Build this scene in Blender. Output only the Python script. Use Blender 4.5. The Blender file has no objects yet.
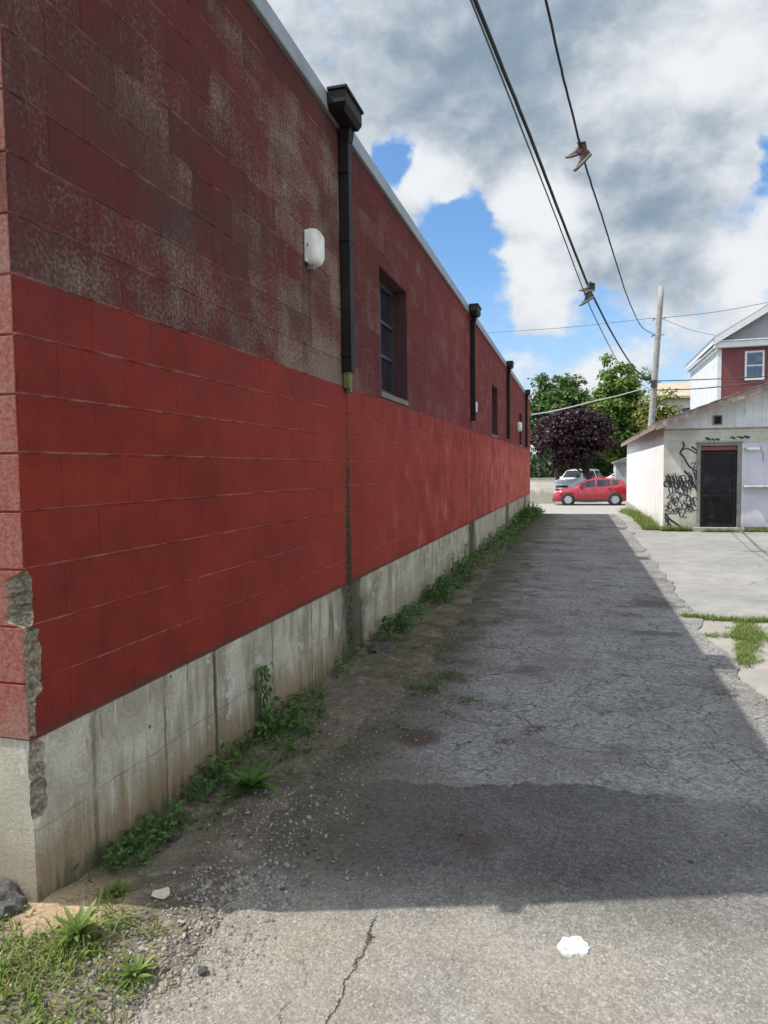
import bpy, bmesh, math, random
from mathutils import Vector, Matrix, noise as mn
random.seed(7)
S = bpy.context.scene
COL = S.collection
RAD = math.radians
R_ = random.uniform

# ------------------------------------------------------------------ camera, sun, sky, exposure
cam = bpy.data.cameras.new('camera')
cam.sensor_fit = 'VERTICAL'; cam.sensor_height = 36.0; cam.lens = 707.0 / 1024 * 36.0
cam.clip_start = 0.05; cam.clip_end = 3000
camo = bpy.data.objects.new('camera', cam); COL.objects.link(camo)
camo.matrix_world = Matrix.Translation((0, 0, 1.6)) @ Matrix.Rotation(RAD(15.59), 4, 'Z') @ Matrix.Rotation(RAD(90 - 3.35), 4, 'X') @ Matrix.Rotation(-0.013, 4, 'Z')
S.camera = camo
SUN_DIR = Vector((0.645, 0.205, -1.0)).normalized()      # travel direction of the light
SUN_EL = math.asin(-SUN_DIR.z)
SUN_AZ = math.atan2(-SUN_DIR.x, -SUN_DIR.y)               # clockwise from +Y
sl = bpy.data.lights.new('sun', 'SUN'); sl.energy = 3.4; sl.angle = RAD(0.53); sl.color = (1.0, 0.955, 0.87)
so = bpy.data.objects.new('sun', sl); COL.objects.link(so)
so.rotation_euler = SUN_DIR.to_track_quat('-Z', 'Y').to_euler(); so.location = (-20, -6, 30)
S.view_settings.view_transform = 'Standard'; S.view_settings.look = 'None'
S.view_settings.gamma = 1.0; S.view_settings.use_curve_mapping = False
EXPO = 0.80
S.view_settings.exposure = EXPO
SKY_K = 0.1
S.cycles.max_bounces = 6; S.cycles.diffuse_bounces = 3; S.cycles.glossy_bounces = 2; S.cycles.transmission_bounces = 2; S.cycles.transparent_max_bounces = 4
S.cycles.adaptive_threshold = 0.02

# ------------------------------------------------------------------ node helper
class NT:
    def __init__(s, tree): s.t = tree; s.n = tree.nodes; s.l = tree.links
    def new(s, typ, **kw):
        n = s.n.new('ShaderNode' + typ)
        for k, v in kw.items(): setattr(n, k, v)
        return n
    def put(s, sock, v):
        if v is None: return
        if isinstance(v, bpy.types.NodeSocket): s.l.new(v, sock)
        elif isinstance(v, (tuple, list)) and sock.type == 'RGBA' and len(v) == 3: sock.default_value = (*v, 1)
        elif sock.type == 'RGBA' and isinstance(v, (int, float)): sock.default_value = (v, v, v, 1)
        else: sock.default_value = v
    def m(s, op, a, b=None, c=None, clamp=False):
        n = s.new('Math', operation=op, use_clamp=clamp)
        s.put(n.inputs[0], a); s.put(n.inputs[1], b); s.put(n.inputs[2], c)
        return n.outputs[0]
    def add(s, *a):
        r = a[0]
        for b in a[1:]: r = s.m('ADD', r, b)
        return r
    def mul(s, *a):
        r = a[0]
        for b in a[1:]: r = s.m('MULTIPLY', r, b)
        return r
    def sub(s, a, b): return s.m('SUBTRACT', a, b)
    def mix(s, f, a, b, blend='MIX'):
        n = s.new('Mix', data_type='RGBA', blend_type=blend); n.clamp_factor = True
        s.put(n.inputs[0], f); s.put(n.inputs[6], a); s.put(n.inputs[7], b)
        return n.outputs[2]
    def ss(s, x, a, b, lo=0.0, hi=1.0, kind='SMOOTHSTEP'):
        n = s.new('MapRange', interpolation_type=kind)
        if kind == 'LINEAR': n.clamp = True
        if a > b: a, b, lo, hi = b, a, hi, lo
        s.put(n.inputs[0], x); s.put(n.inputs[1], a); s.put(n.inputs[2], b); s.put(n.inputs[3], lo); s.put(n.inputs[4], hi)
        return n.outputs[0]
    def noise(s, vec, scale, detail=4, rough=.55, dist=0.0):
        n = s.new('TexNoise'); s.put(n.inputs['Vector'], vec); n.inputs['Scale'].default_value = scale
        n.inputs['Detail'].default_value = detail; n.inputs['Roughness'].default_value = rough; n.inputs['Distortion'].default_value = dist
        return n.outputs[0]
    def noisec(s, vec, scale, detail=3):
        n = s.new('TexNoise'); s.put(n.inputs['Vector'], vec); n.inputs['Scale'].default_value = scale; n.inputs['Detail'].default_value = detail
        return n.outputs[1]
    def vor(s, vec, scale, feature='F1', out=0, rnd=1.0):
        n = s.new('TexVoronoi', feature=feature); s.put(n.inputs['Vector'], vec); n.inputs['Scale'].default_value = scale
        n.inputs['Randomness'].default_value = rnd
        return n.outputs[out]
    def pos(s): return s.new('NewGeometry').outputs['Position']
    def obj(s): return s.new('TexCoord').outputs['Object']
    def island(s): return s.new('NewGeometry').outputs['Random Per Island']
    def xyz(s, v):
        n = s.new('SeparateXYZ'); s.put(n.inputs[0], v); return n.outputs
    def comb(s, x, y, z):
        n = s.new('CombineXYZ'); s.put(n.inputs[0], x); s.put(n.inputs[1], y); s.put(n.inputs[2], z); return n.outputs[0]
    def vm(s, v, k, op='MULTIPLY'):
        n = s.new('VectorMath', operation=op); s.put(n.inputs[0], v); s.put(n.inputs[1], k)
        return n.outputs[1] if op in ('DISTANCE', 'LENGTH', 'DOT_PRODUCT') else n.outputs[0]
    def warp(s, v, scale, amt):
        c = s.noisec(v, scale); c = s.vm(c, (.5, .5, .5), 'SUBTRACT'); c = s.vm(c, (amt, amt, amt)); return s.vm(v, c, 'ADD')
    def bump(s, h, strength=.5, dist=.01, normal=None):
        n = s.new('Bump'); n.inputs['Strength'].default_value = strength; n.inputs['Distance'].default_value = dist
        s.put(n.inputs['Height'], h); s.put(n.inputs['Normal'], normal); return n.outputs[0]
    def val(s, col, f):                      # scale a colour by a factor
        n = s.new('VectorMath', operation='SCALE'); s.put(n.inputs[0], col)
        s.put(n.inputs['Scale'], f); return n.outputs[0]

def material(name):
    m = bpy.data.materials.new(name); m.use_nodes = True
    t = NT(m.node_tree)
    b = m.node_tree.nodes['Principled BSDF']
    def done(color, rough=.8, normal=None, metal=0.0, spec=None, **kw):
        t.put(b.inputs['Base Color'], color); t.put(b.inputs['Roughness'], rough); t.put(b.inputs['Metallic'], metal)
        if normal is not None: t.put(b.inputs['Normal'], normal)
        if spec is not None: b.inputs['Specular IOR Level'].default_value = spec
        for k, v in kw.items(): t.put(b.inputs[k.replace('_', ' ')], v)
        return m
    return t, done

def simple(name, col, rough=.6, metal=0.0, var=.25, scale=6.0, bump=0.0, dirt=None, spec=None, **kw):
    t, done = material(name)
    p = t.obj()
    n = t.noise(p, scale, 5, .6)
    c = t.val(t.mix(0, col, col), t.ss(n, .25, .75, 1 - var, 1 + var))
    if dirt is not None:
        c = t.mix(t.mul(t.ss(t.noise(p, scale * .7, 6, .7), .5, .72), .8), c, dirt)
    nm = t.bump(t.noise(p, scale * 12, 3), bump, .004) if bump else None
    return done(c, t.ss(n, .2, .8, rough - .08, rough + .08), nm, metal, spec, **kw)

# ------------------------------------------------------------------ world
W = bpy.data.worlds.new('World'); S.world = W; W.use_nodes = True
def build_world():
    t = NT(W.node_tree)
    bg = W.node_tree.nodes['Background']; bg.inputs[1].default_value = SKY_K
    sky = t.new('TexSky', sky_type='NISHITA'); sky.sun_disc = False
    sky.sun_elevation = SUN_EL; sky.sun_rotation = SUN_AZ % (2 * math.pi)
    sky.air_density = 1.0; sky.dust_density = .6; sky.ozone_density = 1.6
    d = t.new('TexCoord').outputs['Generated']
    K = 1.0 / (SKY_K * 2 ** EXPO)
    dv = t.vm(d, (1, 1, 1.45))
    w = t.warp(dv, 8, .06)
    f1 = t.noise(w, 6.5, 9, .60)
    f2 = t.noise(t.vm(w, (-.006, .0, .034), 'ADD'), 6.5, 5, .58)     # the same field a little towards the sun: gives the puffs a lit and a shaded side
    bil = t.vor(t.warp(dv, 16, .05), 15, 'SMOOTH_F1')
    dw = t.warp(t.warp(d, 10, .075), 30, .03)
    def blob(c, r, wgt):
        L = t.vm(dw, c, 'DISTANCE'); return t.ss(L, r, 0.0, 0.0, wgt)
    up = t.xyz(d)[2]
    cov = t.add(t.mul(t.sub(f1, .5), 1.5), .5, t.m('MULTIPLY', t.sub(.45, bil), .20), .08,
        blob((-.222, .888, .405), .050, -.40), blob((-.235, .895, .375), .06, -.40), blob((-.158, .93, .335), .072, -.42), blob((-.140, .95, .277), .085, -.50),
        blob((-.20, .94, .25), .10, -.45), blob((.205, .91, .352), .036, -.42), blob((.215, .915, .335), .045, -.4),
        blob((-.204, .899, .387), .045, .44), blob((-.166, .920, .355), .036, .46),
        blob((.03, .94, .36), .17, .5), blob((-.045, .974, .223), .07, .40), blob((-.09, .85, .52), .40, .55), blob((.16, .90, .42), .14, .4),
        blob((.20, .955, .225), .07, .35), blob((.09, .957, .27), .11, .36), blob((-.07, .985, .14), .10, -.10), blob((-.075, .975, .20), .035, .2), t.ss(up, .55, .8, 0, .10))  # last term: extra cloud overhead, out of view, added to whiten the ambient
    alpha = t.ss(cov, .45, .72)
    relief = t.m('MULTIPLY', t.sub(f2, f1), 2.4)
    s1 = t.noise(t.vm(w, (.03, .02, .05), 'ADD'), 3.6, 6, .6)
    grey = t.add(t.m('MULTIPLY', t.sub(s1, .5), 1.05), relief, t.mul(t.sub(bil, .42), .55),
        blob((.10, .937, .33), .17, .62), blob((.09, .957, .27), .12, .28), blob((-.16, .85, .5), .30, .50), blob((.0, .855, .515), .24, .52),
        blob((-.055, .936, .35), .075, -.85), blob((.03, .90, .43), .09, -.50), blob((.118, .885, .45), .11, -.50),
        blob((-.206, .897, .388), .07, -.9), blob((-.16, .918, .358), .06, -.8), blob((-.045, .974, .235), .07, -.75),
        blob((.2, .955, .23), .07, -.75), blob((.19, .93, .31), .06, -.40), blob((-.06, .985, .14), .12, -.1))
    g = t.ss(grey, -.50, 1.15, 0.0, .95)
    cc = t.mix(g, (.86 * K, .885 * K, .92 * K), (.235 * K, .325 * K, .425 * K))
    edge = t.ss(cov, .50, .78)
    cc = t.mix(t.mul(t.sub(1, edge), .35), cc, (.72 * K, .82 * K, .93 * K))
    base = t.mix(1.0, sky.outputs[0], (.70, .93, 1.10), 'MULTIPLY')
    hz = t.ss(up, .28, .02)
    base = t.mix(t.mul(hz, .70), base, (.60 * K, .74 * K, .90 * K))
    col = t.mix(alpha, base, cc)
    # unseen sky behind the viewer is boosted and warmed to fill the shaded alley
    bk = t.ss(t.xyz(d)[1], .55, -.25)
    col = t.mix(bk, col, t.mix(1.0, col, (2.2, 2.08, 1.88), 'MULTIPLY'))
    t.l.new(col, bg.inputs[0])
build_world()

# ------------------------------------------------------------------ mesh helpers
class MB:
    def __init__(s): s.v = []; s.f = []; s.mi = []
    def add(s, vs, fs, mi=0):
        o = len(s.v); s.v += [tuple(v) for v in vs]
        for f in fs: s.f.append(tuple(i + o for i in f)); s.mi.append(mi)
        return s
    def box(s, x0, x1, y0, y1, z0, z1, mi=0):
        return s.add([(x0, y0, z0), (x1, y0, z0), (x1, y1, z0), (x0, y1, z0), (x0, y0, z1), (x1, y0, z1), (x1, y1, z1), (x0, y1, z1)],
                     [(3, 2, 1, 0), (4, 5, 6, 7), (0, 1, 5, 4), (1, 2, 6, 5), (2, 3, 7, 6), (3, 0, 4, 7)], mi)
    def obox(s, c, size, rot, mi=0):
        o = len(s.v); s.box(-size[0] / 2, size[0] / 2, -size[1] / 2, size[1] / 2, -size[2] / 2, size[2] / 2, mi)
        for i in range(o, len(s.v)): s.v[i] = tuple(rot @ Vector(s.v[i]) + Vector(c))
        return s
    def tube(s, pts, r, n=6, mi=0, cap=True):
        pts = [Vector(p) for p in pts]; N = len(pts)
        rs = r if isinstance(r, (list, tuple)) else [r] * N
        o = len(s.v); up = None
        for i, p in enumerate(pts):
            t = (pts[min(i + 1, N - 1)] - pts[max(i - 1, 0)]).normalized()
            if up is None:
                up = Vector((0, 0, 1)) if abs(t.z) < .9 else Vector((1, 0, 0))
            a = (up - t * up.dot(t)).normalized(); b = t.cross(a); up = a
            for k in range(n):
                q = 2 * math.pi * k / n
                s.v.append(tuple(p + (a * math.cos(q) + b * math.sin(q)) * rs[i]))
        for i in range(N - 1):
            for k in range(n):
                k2 = (k + 1) % n
                s.f.append((o + i * n + k, o + i * n + k2, o + (i + 1) * n + k2, o + (i + 1) * n + k)); s.mi.append(mi)
        if cap:
            s.f.append(tuple(o + k for k in reversed(range(n)))); s.mi.append(mi)
            s.f.append(tuple(o + (N - 1) * n + k for k in range(n))); s.mi.append(mi)
        return s
    def prism(s, poly, vec, mi=0):
        n = len(poly); vec = Vector(vec)
        a = [Vector(p) for p in poly]; vs = a + [p + vec for p in a]
        return s.add(vs, [tuple(reversed(range(n))), tuple(range(n, 2 * n))] + [(i, (i + 1) % n, n + (i + 1) % n, n + i) for i in range(n)], mi)
    def lathe(s, prof, c, ax, n=20, mi=0):
        ax = Vector(ax).normalized(); u = Vector((0, 0, 1)) if abs(ax.z) < .9 else Vector((1, 0, 0))
        a = (u - ax * u.dot(ax)).normalized(); b = ax.cross(a); o = len(s.v); c = Vector(c)
        for (r, h) in prof:
            for k in range(n):
                q = 2 * math.pi * k / n
                s.v.append(tuple(c + ax * h + (a * math.cos(q) + b * math.sin(q)) * r))
        for i in range(len(prof) - 1):
            for k in range(n):
                k2 = (k + 1) % n
                s.f.append((o + i * n + k, o + i * n + k2, o + (i + 1) * n + k2, o + (i + 1) * n + k)); s.mi.append(mi)
        return s
    def build(s, name, mats, parent=None, smooth=False, bevel=0.0, seg=2):
        me = bpy.data.meshes.new(name)
        off = Vector((0, 0, 0)); q = parent
        while q is not None: off += q.location; q = q.parent
        me.from_pydata([(x - off.x, y - off.y, z - off.z) for x, y, z in s.v], [], s.f)
        if not isinstance(mats, (list, tuple)): mats = [mats]
        for m in mats: me.materials.append(m)
        if len(mats) > 1: me.polygons.foreach_set('material_index', s.mi)
        if smooth: me.polygons.foreach_set('use_smooth', [True] * len(me.polygons))
        me.update()
        o = bpy.data.objects.new(name, me); COL.objects.link(o); o.parent = parent
        if bevel:
            b = o.modifiers.new('bevel', 'BEVEL'); b.width = bevel; b.segments = seg; b.limit_method = 'ANGLE'; b.angle_limit = RAD(35)
        return o

def tag(o, label=None, cat=None, group=None, kind=None):
    if label: o['label'] = label
    if cat: o['category'] = cat
    if group: o['group'] = group
    if kind: o['kind'] = kind
    return o
def root(name, loc, label, cat, group=None):
    o = bpy.data.objects.new(name, None); COL.objects.link(o); o.location = loc; o.empty_display_size = .2
    return tag(o, label, cat, group)
def copy_tree(o, parent=None):
    c = o.copy(); COL.objects.link(c); c.parent = parent
    for ch in list(o.children): copy_tree(ch, c)
    return c
def sstep(a, b, x):
    t = max(0., min(1., (x - a) / (b - a))); return t * t * (3 - 2 * t)
def lerp(a, b, t): return a + (b - a) * t
def interp(tab, x):
    if x <= tab[0][0]: return tab[0][1]
    for (a, b), (c, d) in zip(tab, tab[1:]):
        if x <= c: return lerp(b, d, (x - a) / (c - a))
    return tab[-1][1]
def fb(x, y, z=0.0, o=4): return mn.fractal(Vector((x, y, z)), 1.0, 2.0, o)
def gz(y): return -.62 * sstep(21, 42, y) + .40 * sstep(46.5, 50, y)

WX = -1.864                      # face of the red wall, parallel to the alley
Y0, Y1 = 2.02, 27.35             # its near and far corner
FZ = 0.66                        # top of the concrete foundation
CH = .2032                       # block course
def roof_z(y): return 4.475 - .0088 * y

# ------------------------------------------------------------------ materials of the ground
def m_ground():
    t, done = material('soil')
    p = t.pos(); x, y, z = t.xyz(p)
    n1 = t.noise(p, 2.2, 6, .6); n2 = t.noise(p, 18, 5, .65); n3 = t.noise(p, 90, 3, .6)
    c = t.mix(t.ss(n1, .35, .65), (.150, .125, .095), (.098, .084, .062))
    c = t.mix(t.ss(n2, .5, .72), c, (.215, .185, .145))
    c = t.mix(t.mul(t.ss(y, 4.6, 6.0), t.ss(t.noise(p, 3.5, 5, .6), .42, .62), .8), c, (.062, .066, .030))
    c = t.mix(t.ss(t.noise(t.vm(p, (1, 1, 1)), 7, 4, .6), .60, .72), c, (.075, .052, .035))
    sand = t.ss(t.vm(p, (-1.78, 2.06, 0.03), 'DISTANCE'), .30, .08)
    c = t.mix(t.mul(sand, .85), c, (.36, .26, .165))
    c = t.val(c, t.ss(n3, .25, .75, .72, 1.3))
    h = t.add(t.mul(n2, .6), t.mul(n3, .35))
    return done(c, .95, t.bump(h, .8, .02), spec=.15)

def crack_net(t, p, scale, w, warp=.25):
    q = t.warp(p, scale * 1.6, warp / scale * 1.6)
    q = t.warp(q, scale * 9, .16 / scale)
    e = t.vor(q, scale, 'DISTANCE_TO_EDGE')
    return t.ss(e, w, w * .25)

def m_alley():
    t, done = material('old_asphalt')
    p = t.pos(); x, y, z = t.xyz(p)
    p2 = t.comb(x, y, 0.0)
    big = t.noise(p2, .75, 5, .6); mid = t.noise(p2, 4.2, 5, .62); fine = t.noise(p2, 42, 4, .7)
    agg = t.vor(p2, 62, 'F1', 1); av = t.xyz(agg)[0]
    agg2 = t.vor(p2, 150, 'F1', 1); av2 = t.xyz(agg2)[1]
    c = t.mix(t.ss(big, .35, .66), (.185, .178, .168), (.250, .240, .225))
    c = t.val(c, t.ss(mid, .3, .72, .78, 1.18))
    # fine stones of the worn surface
    worn = t.mul(t.ss(y, 3.3, 3.9), t.ss(t.noise(p2, 1.4, 3), .3, .62))
    st = t.ss(av, 0, 1, .62, 1.42, 'LINEAR'); st2 = t.ss(av2, 0, 1, .78, 1.24, 'LINEAR')
    c = t.val(c, st2)
    c = t.mix(t.ss(worn, 0, 1, .5, 1.0), c, t.val(c, st))
    c = t.mix(t.mul(worn, .5), c, t.val((.275, .280, .285), st))
    # pale chips
    c = t.mix(t.mul(t.ss(av2, .93, .95), .5), c, (.44, .41, .37))
    # darker overlay patch laid across the alley
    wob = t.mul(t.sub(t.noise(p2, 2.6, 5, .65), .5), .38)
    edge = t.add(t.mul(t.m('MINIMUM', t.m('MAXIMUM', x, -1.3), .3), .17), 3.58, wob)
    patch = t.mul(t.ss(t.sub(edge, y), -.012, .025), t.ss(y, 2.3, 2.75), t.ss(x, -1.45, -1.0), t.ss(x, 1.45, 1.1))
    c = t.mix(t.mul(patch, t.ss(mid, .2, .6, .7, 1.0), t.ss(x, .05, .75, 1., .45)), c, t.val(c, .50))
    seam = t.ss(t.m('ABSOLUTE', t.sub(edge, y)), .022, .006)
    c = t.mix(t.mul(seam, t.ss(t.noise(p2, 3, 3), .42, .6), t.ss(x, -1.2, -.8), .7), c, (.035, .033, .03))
    # dark scuffs further down the alley
    sc = t.mul(t.ss(t.noise(t.comb(t.mul(x, .55), y, 3.3), 1.15, 5, .66), .56, .68), t.ss(y, 6.5, 9))
    c = t.mix(t.mul(sc, .6), c, (.055, .054, .052))
    # dirt and rotted leaves creeping in from the foot of the wall
    el = t.add(t.mul(t.sub(t.noise(p2, 2.0, 6, .65), .5), .9), x)
    dl = t.ss(el, -.55, -1.25)
    dirt = t.mix(t.ss(mid, .35, .65), (.135, .118, .092), (.085, .080, .056))
    dirt = t.val(dirt, t.ss(fine, .25, .75, .6, 1.4))
    c = t.mix(t.mul(dl, t.ss(y, 2.25, 2.8), .93), c, dirt)
    moss = t.mul(t.ss(el, -.45, -1.0), t.ss(y, 4.4, 5.6), t.ss(t.noise(p2, 3.1, 6, .7), .46, .62))
    c = t.mix(t.mul(moss, .75), c, (.07, .08, .036))
    br1 = t.ss(t.add(t.vm(p2, (-.94, 4.07, 0), 'DISTANCE'), t.mul(mid, .3)), .34, .22)
    br2 = t.ss(t.add(t.vm(t.comb(t.mul(x, .7), y, 0.), (-.29, 2.93, 0), 'DISTANCE'), t.mul(mid, .3)), .30, .17)
    c = t.mix(t.mul(t.m('MAXIMUM', br1, t.mul(br2, .7)), .8), c, (.075, .050, .034))
    # warm beige of the sunlit foreground put into the asphalt colour
    sun_tint = t.ss(t.noise(p2, 1.7, 5, .6), .40, .66)
    c = t.mix(t.mul(t.ss(sun_tint, 0, 1, .45, 1.), t.ss(y, 2.8, 2.2), .72), c, t.val((.265, .232, .188), t.ss(av2, 0, 1, .75, 1.25, 'LINEAR')))
    stain = t.ss(t.noise(p2, 3.3, 5, .65), .62, .75)
    c = t.mix(t.mul(stain, .45), c, (.085, .075, .062))
    spots = t.mul(t.ss(t.vor(t.warp(p2, 14, .05), 3.1), .055, .035), t.ss(t.noise(p2, 1.9, 2), .46, .54))
    c = t.mix(t.mul(spots, .8), c, (.035, .032, .028))
    for (ex, ey, rx, ry) in ((-.05, 19.2, .75, .55), (.85, 8.7, .45, .35), (.70, 7.2, .35, .20)):
        dd = t.vm(t.comb(t.m('DIVIDE', t.add(x, -ex), rx), t.m('DIVIDE', t.add(y, -ey), ry), 0.), (0, 0, 0), 'DISTANCE')
        c = t.mix(t.mul(t.ss(t.add(dd, t.mul(t.sub(mid, .5), 2.2)), 1.0, .35), .55), c, (.060, .056, .050))
    blot = t.ss(t.noise(t.comb(t.mul(x, .8), y, 2.), 2.2, 6, .72), .50, .66)
    c = t.mix(t.mul(blot, t.ss(y, 3.6, 4.2), .62), c, (.085, .080, .072))
    # cracks
    net = t.mul(crack_net(t, p2, 2.1, .016), t.ss(t.noise(p2, 1.5, 3), .46, .60), t.ss(y, 3.5, 4.1), .7)
    net2 = t.mul(crack_net(t, t.vm(p2, (4.1, 2.2, 0), 'ADD'), 5.0, .040, .2), t.ss(mid, .47, .60), t.ss(y, 3.3, 4.0), .75)
    wv = t.mul(t.sub(t.noise(p2, 5.5, 6, .7), .5), .16)
    l1 = t.mul(t.ss(t.m('ABSOLUTE', t.add(x, wv, .70)), .008, .002), t.ss(y, 2.42, 2.3), t.ss(t.noise(p2, 6, 2), .30, .45))
    l2 = t.mul(t.ss(t.m('ABSOLUTE', t.add(x, t.mul(wv, 1.3), .86)), .006, .001), t.ss(y, 2.2, 2.1), t.ss(t.noise(p2, 8, 2), .42, .55))
    l3 = t.mul(t.ss(t.m('ABSOLUTE', t.add(t.mul(x, -1.), t.mul(wv, 2.2), t.mul(y, .30), -.77)), .007, .001), t.ss(y, 2.9, 3.2), t.ss(y, 8, 6))
    l4 = t.mul(t.ss(t.m('ABSOLUTE', t.add(x, t.mul(wv, 2.6), t.mul(y, .02), .38)), .007, .001), t.ss(y, 3.3, 3.6), t.ss(t.noise(p2, 2.2, 2), .42, .52))
    ck = t.m('MAXIMUM', t.m('MAXIMUM', net, net2), t.m('MAXIMUM', t.m('MAXIMUM', l1, t.mul(l2, .7)), t.m('MAXIMUM', t.mul(l3, .7), l4)))
    c = t.mix(t.mul(ck, .88), c, (.026, .024, .020))
    h = t.add(t.mul(av, .5), t.mul(av2, .3), t.mul(fine, .9))
    return done(c, .95, t.bump(h, .9, .012), spec=.1)

def m_lot():
    t, done = material('pale_pavement')
    p = t.pos(); x, y, z = t.xyz(p); p2 = t.comb(x, y, 0.)
    big = t.noise(p2, .5, 5, .6); mid = t.noise(p2, 3.2, 5, .6); fine = t.noise(p2, 55, 4, .65)
    av = t.xyz(t.vor(p2, 90, 'F1', 1))[0]
    c = t.mix(t.ss(big, .35, .65), (.222, .218, .208), (.272, .265, .252))
    c = t.val(c, t.mul(t.ss(mid, .3, .7, .88, 1.1), t.ss(av, 0, 1, .86, 1.14, 'LINEAR')))
    c = t.mix(t.mul(t.ss(t.noise(t.comb(t.mul(x, .4), y, 1.), 1.6, 5, .65), .58, .72), .45), c, (.15, .145, .135))
    near = t.ss(y, 8.1, 7.9)
    c = t.mix(t.mul(near, .7), c, t.val((.295, .275, .24), t.ss(mid, .3, .7, .85, 1.12)))
    far = t.ss(y, 27, 31)
    c = t.mix(t.mul(far, .6), c, (.34, .325, .30))
    ck = t.mul(crack_net(t, p2, .42, .006), t.ss(t.noise(p2, .8, 3), .48, .60), .7)
    c = t.mix(t.mul(ck, .8), c, (.06, .055, .045))
    wx = t.mul(t.sub(t.noise(p2, 2.5, 5, .65), .5), .35)
    j = t.mul(t.ss(t.m('ABSOLUTE', t.add(y, wx, -8.05)), .05, .015), t.ss(x, .8, 1.1))
    c = t.mix(t.mul(j, .8), c, (.075, .068, .05))
    h = t.add(t.mul(av, .4), t.mul(fine, .6))
    return done(c, .9, t.bump(h, .5, .01), spec=.2)

MG, MA, ML = m_ground(), m_alley(), m_lot()

def edge_x(y):                                     # where the dirt strip ends and the asphalt begins
    b = interp([(1.0, -1.13), (2.35, -1.12), (2.7, -1.2), (3.6, -1.22), (5, -1.02), (7, -1.08), (11, -1.24), (18, -1.36), (27, -1.45)], y)
    return b + .10 * fb(y * 1.7, 3.1) + .03 * fb(y * 9, 7.7)
def axis(parts):
    out = []
    for a, b, st in parts:
        n = max(1, round((b - a) / st)); out += [a + (b - a) * i / n for i in range(n)]
    out.append(parts[-1][1]); return out
def grid(name, xs, ys, zf, mat, xf=None):
    nx, ny = len(xs), len(ys); v = []; f = []
    for y in ys:
        for x in xs:
            X = xf(x, y) if xf else x
            v.append((X, y, zf(X, y)))
    for j in range(ny - 1):
        for i in range(nx - 1):
            a = j * nx + i; f.append((a, a + 1, a + nx + 1, a + nx))
    mb = MB(); mb.add(v, f); o = mb.build(name, mat, None, True); tag(o, kind='structure'); return o

def ground_h(x, y):
    h = gz(y) - .045
    if y < 30 and x < -.2:
        e = edge_x(y)
        k = sstep(e + .10, e - .28, x)
        rise = .062 * k
        if y < 2.5: rise += .035 * sstep(-1.25, -1.75, x) * sstep(2.6, 2.0, y)
        h += rise + (.016 * fb(x * 5, y * 5, 1, 5) + .008 * fb(x * 19, y * 19, 4, 3)) * max(k, .15)
    return h
def build_ground():
    xs = axis([(-600, -60, 90), (-60, -6, 6), (-6, -2.6, .2), (-2.6, -.7, .027), (-.7, 2, .3), (2, 60, 6), (60, 600, 90)])
    ys = axis([(-300, -20, 40), (-20, 0, 2), (0, 1.2, .1), (1.2, 7, .032), (7, 28, .10), (28, 46, 2), (46, 54, .5), (54, 60, 2), (60, 1500, 120)])
    grid('ground', xs, ys, ground_h, MG)
    def xl(u, y):
        L = edge_x(y) - .34; r = 1.2 + .13 * fb(y * .9, 11.) + .05 * fb(y * 5, 2.)
        return lerp(L, r, u)
    ys2 = axis([(-6, 1.2, .4), (1.2, 7, .05), (7, 29, .16)])
    def za(x, y): return gz(y) + .006 * fb(x * 1.6, y * 1.6, 9) + .0022 * fb(x * 11, y * 11, 5)
    grid('alley_road', [i / 56 for i in range(57)], ys2, za, MA, xl)
    xs3 = axis([(.75, 3, .25), (3, 40, 2)]); ys3 = axis([(-6, 28, .5), (28, 30, .5)])
    grid('pavement', xs3, ys3, lambda x, y: gz(y) - .014 + .003 * fb(x, y, 2), ML)
    # the street and car park beyond the end of the building
    grid('street', axis([(-80, 80, 4)]), axis([(29.4, 46, 1), (46, 54, .5), (54, 75, 3)]), lambda x, y: gz(y) - .010, ML)
build_ground()

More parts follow.
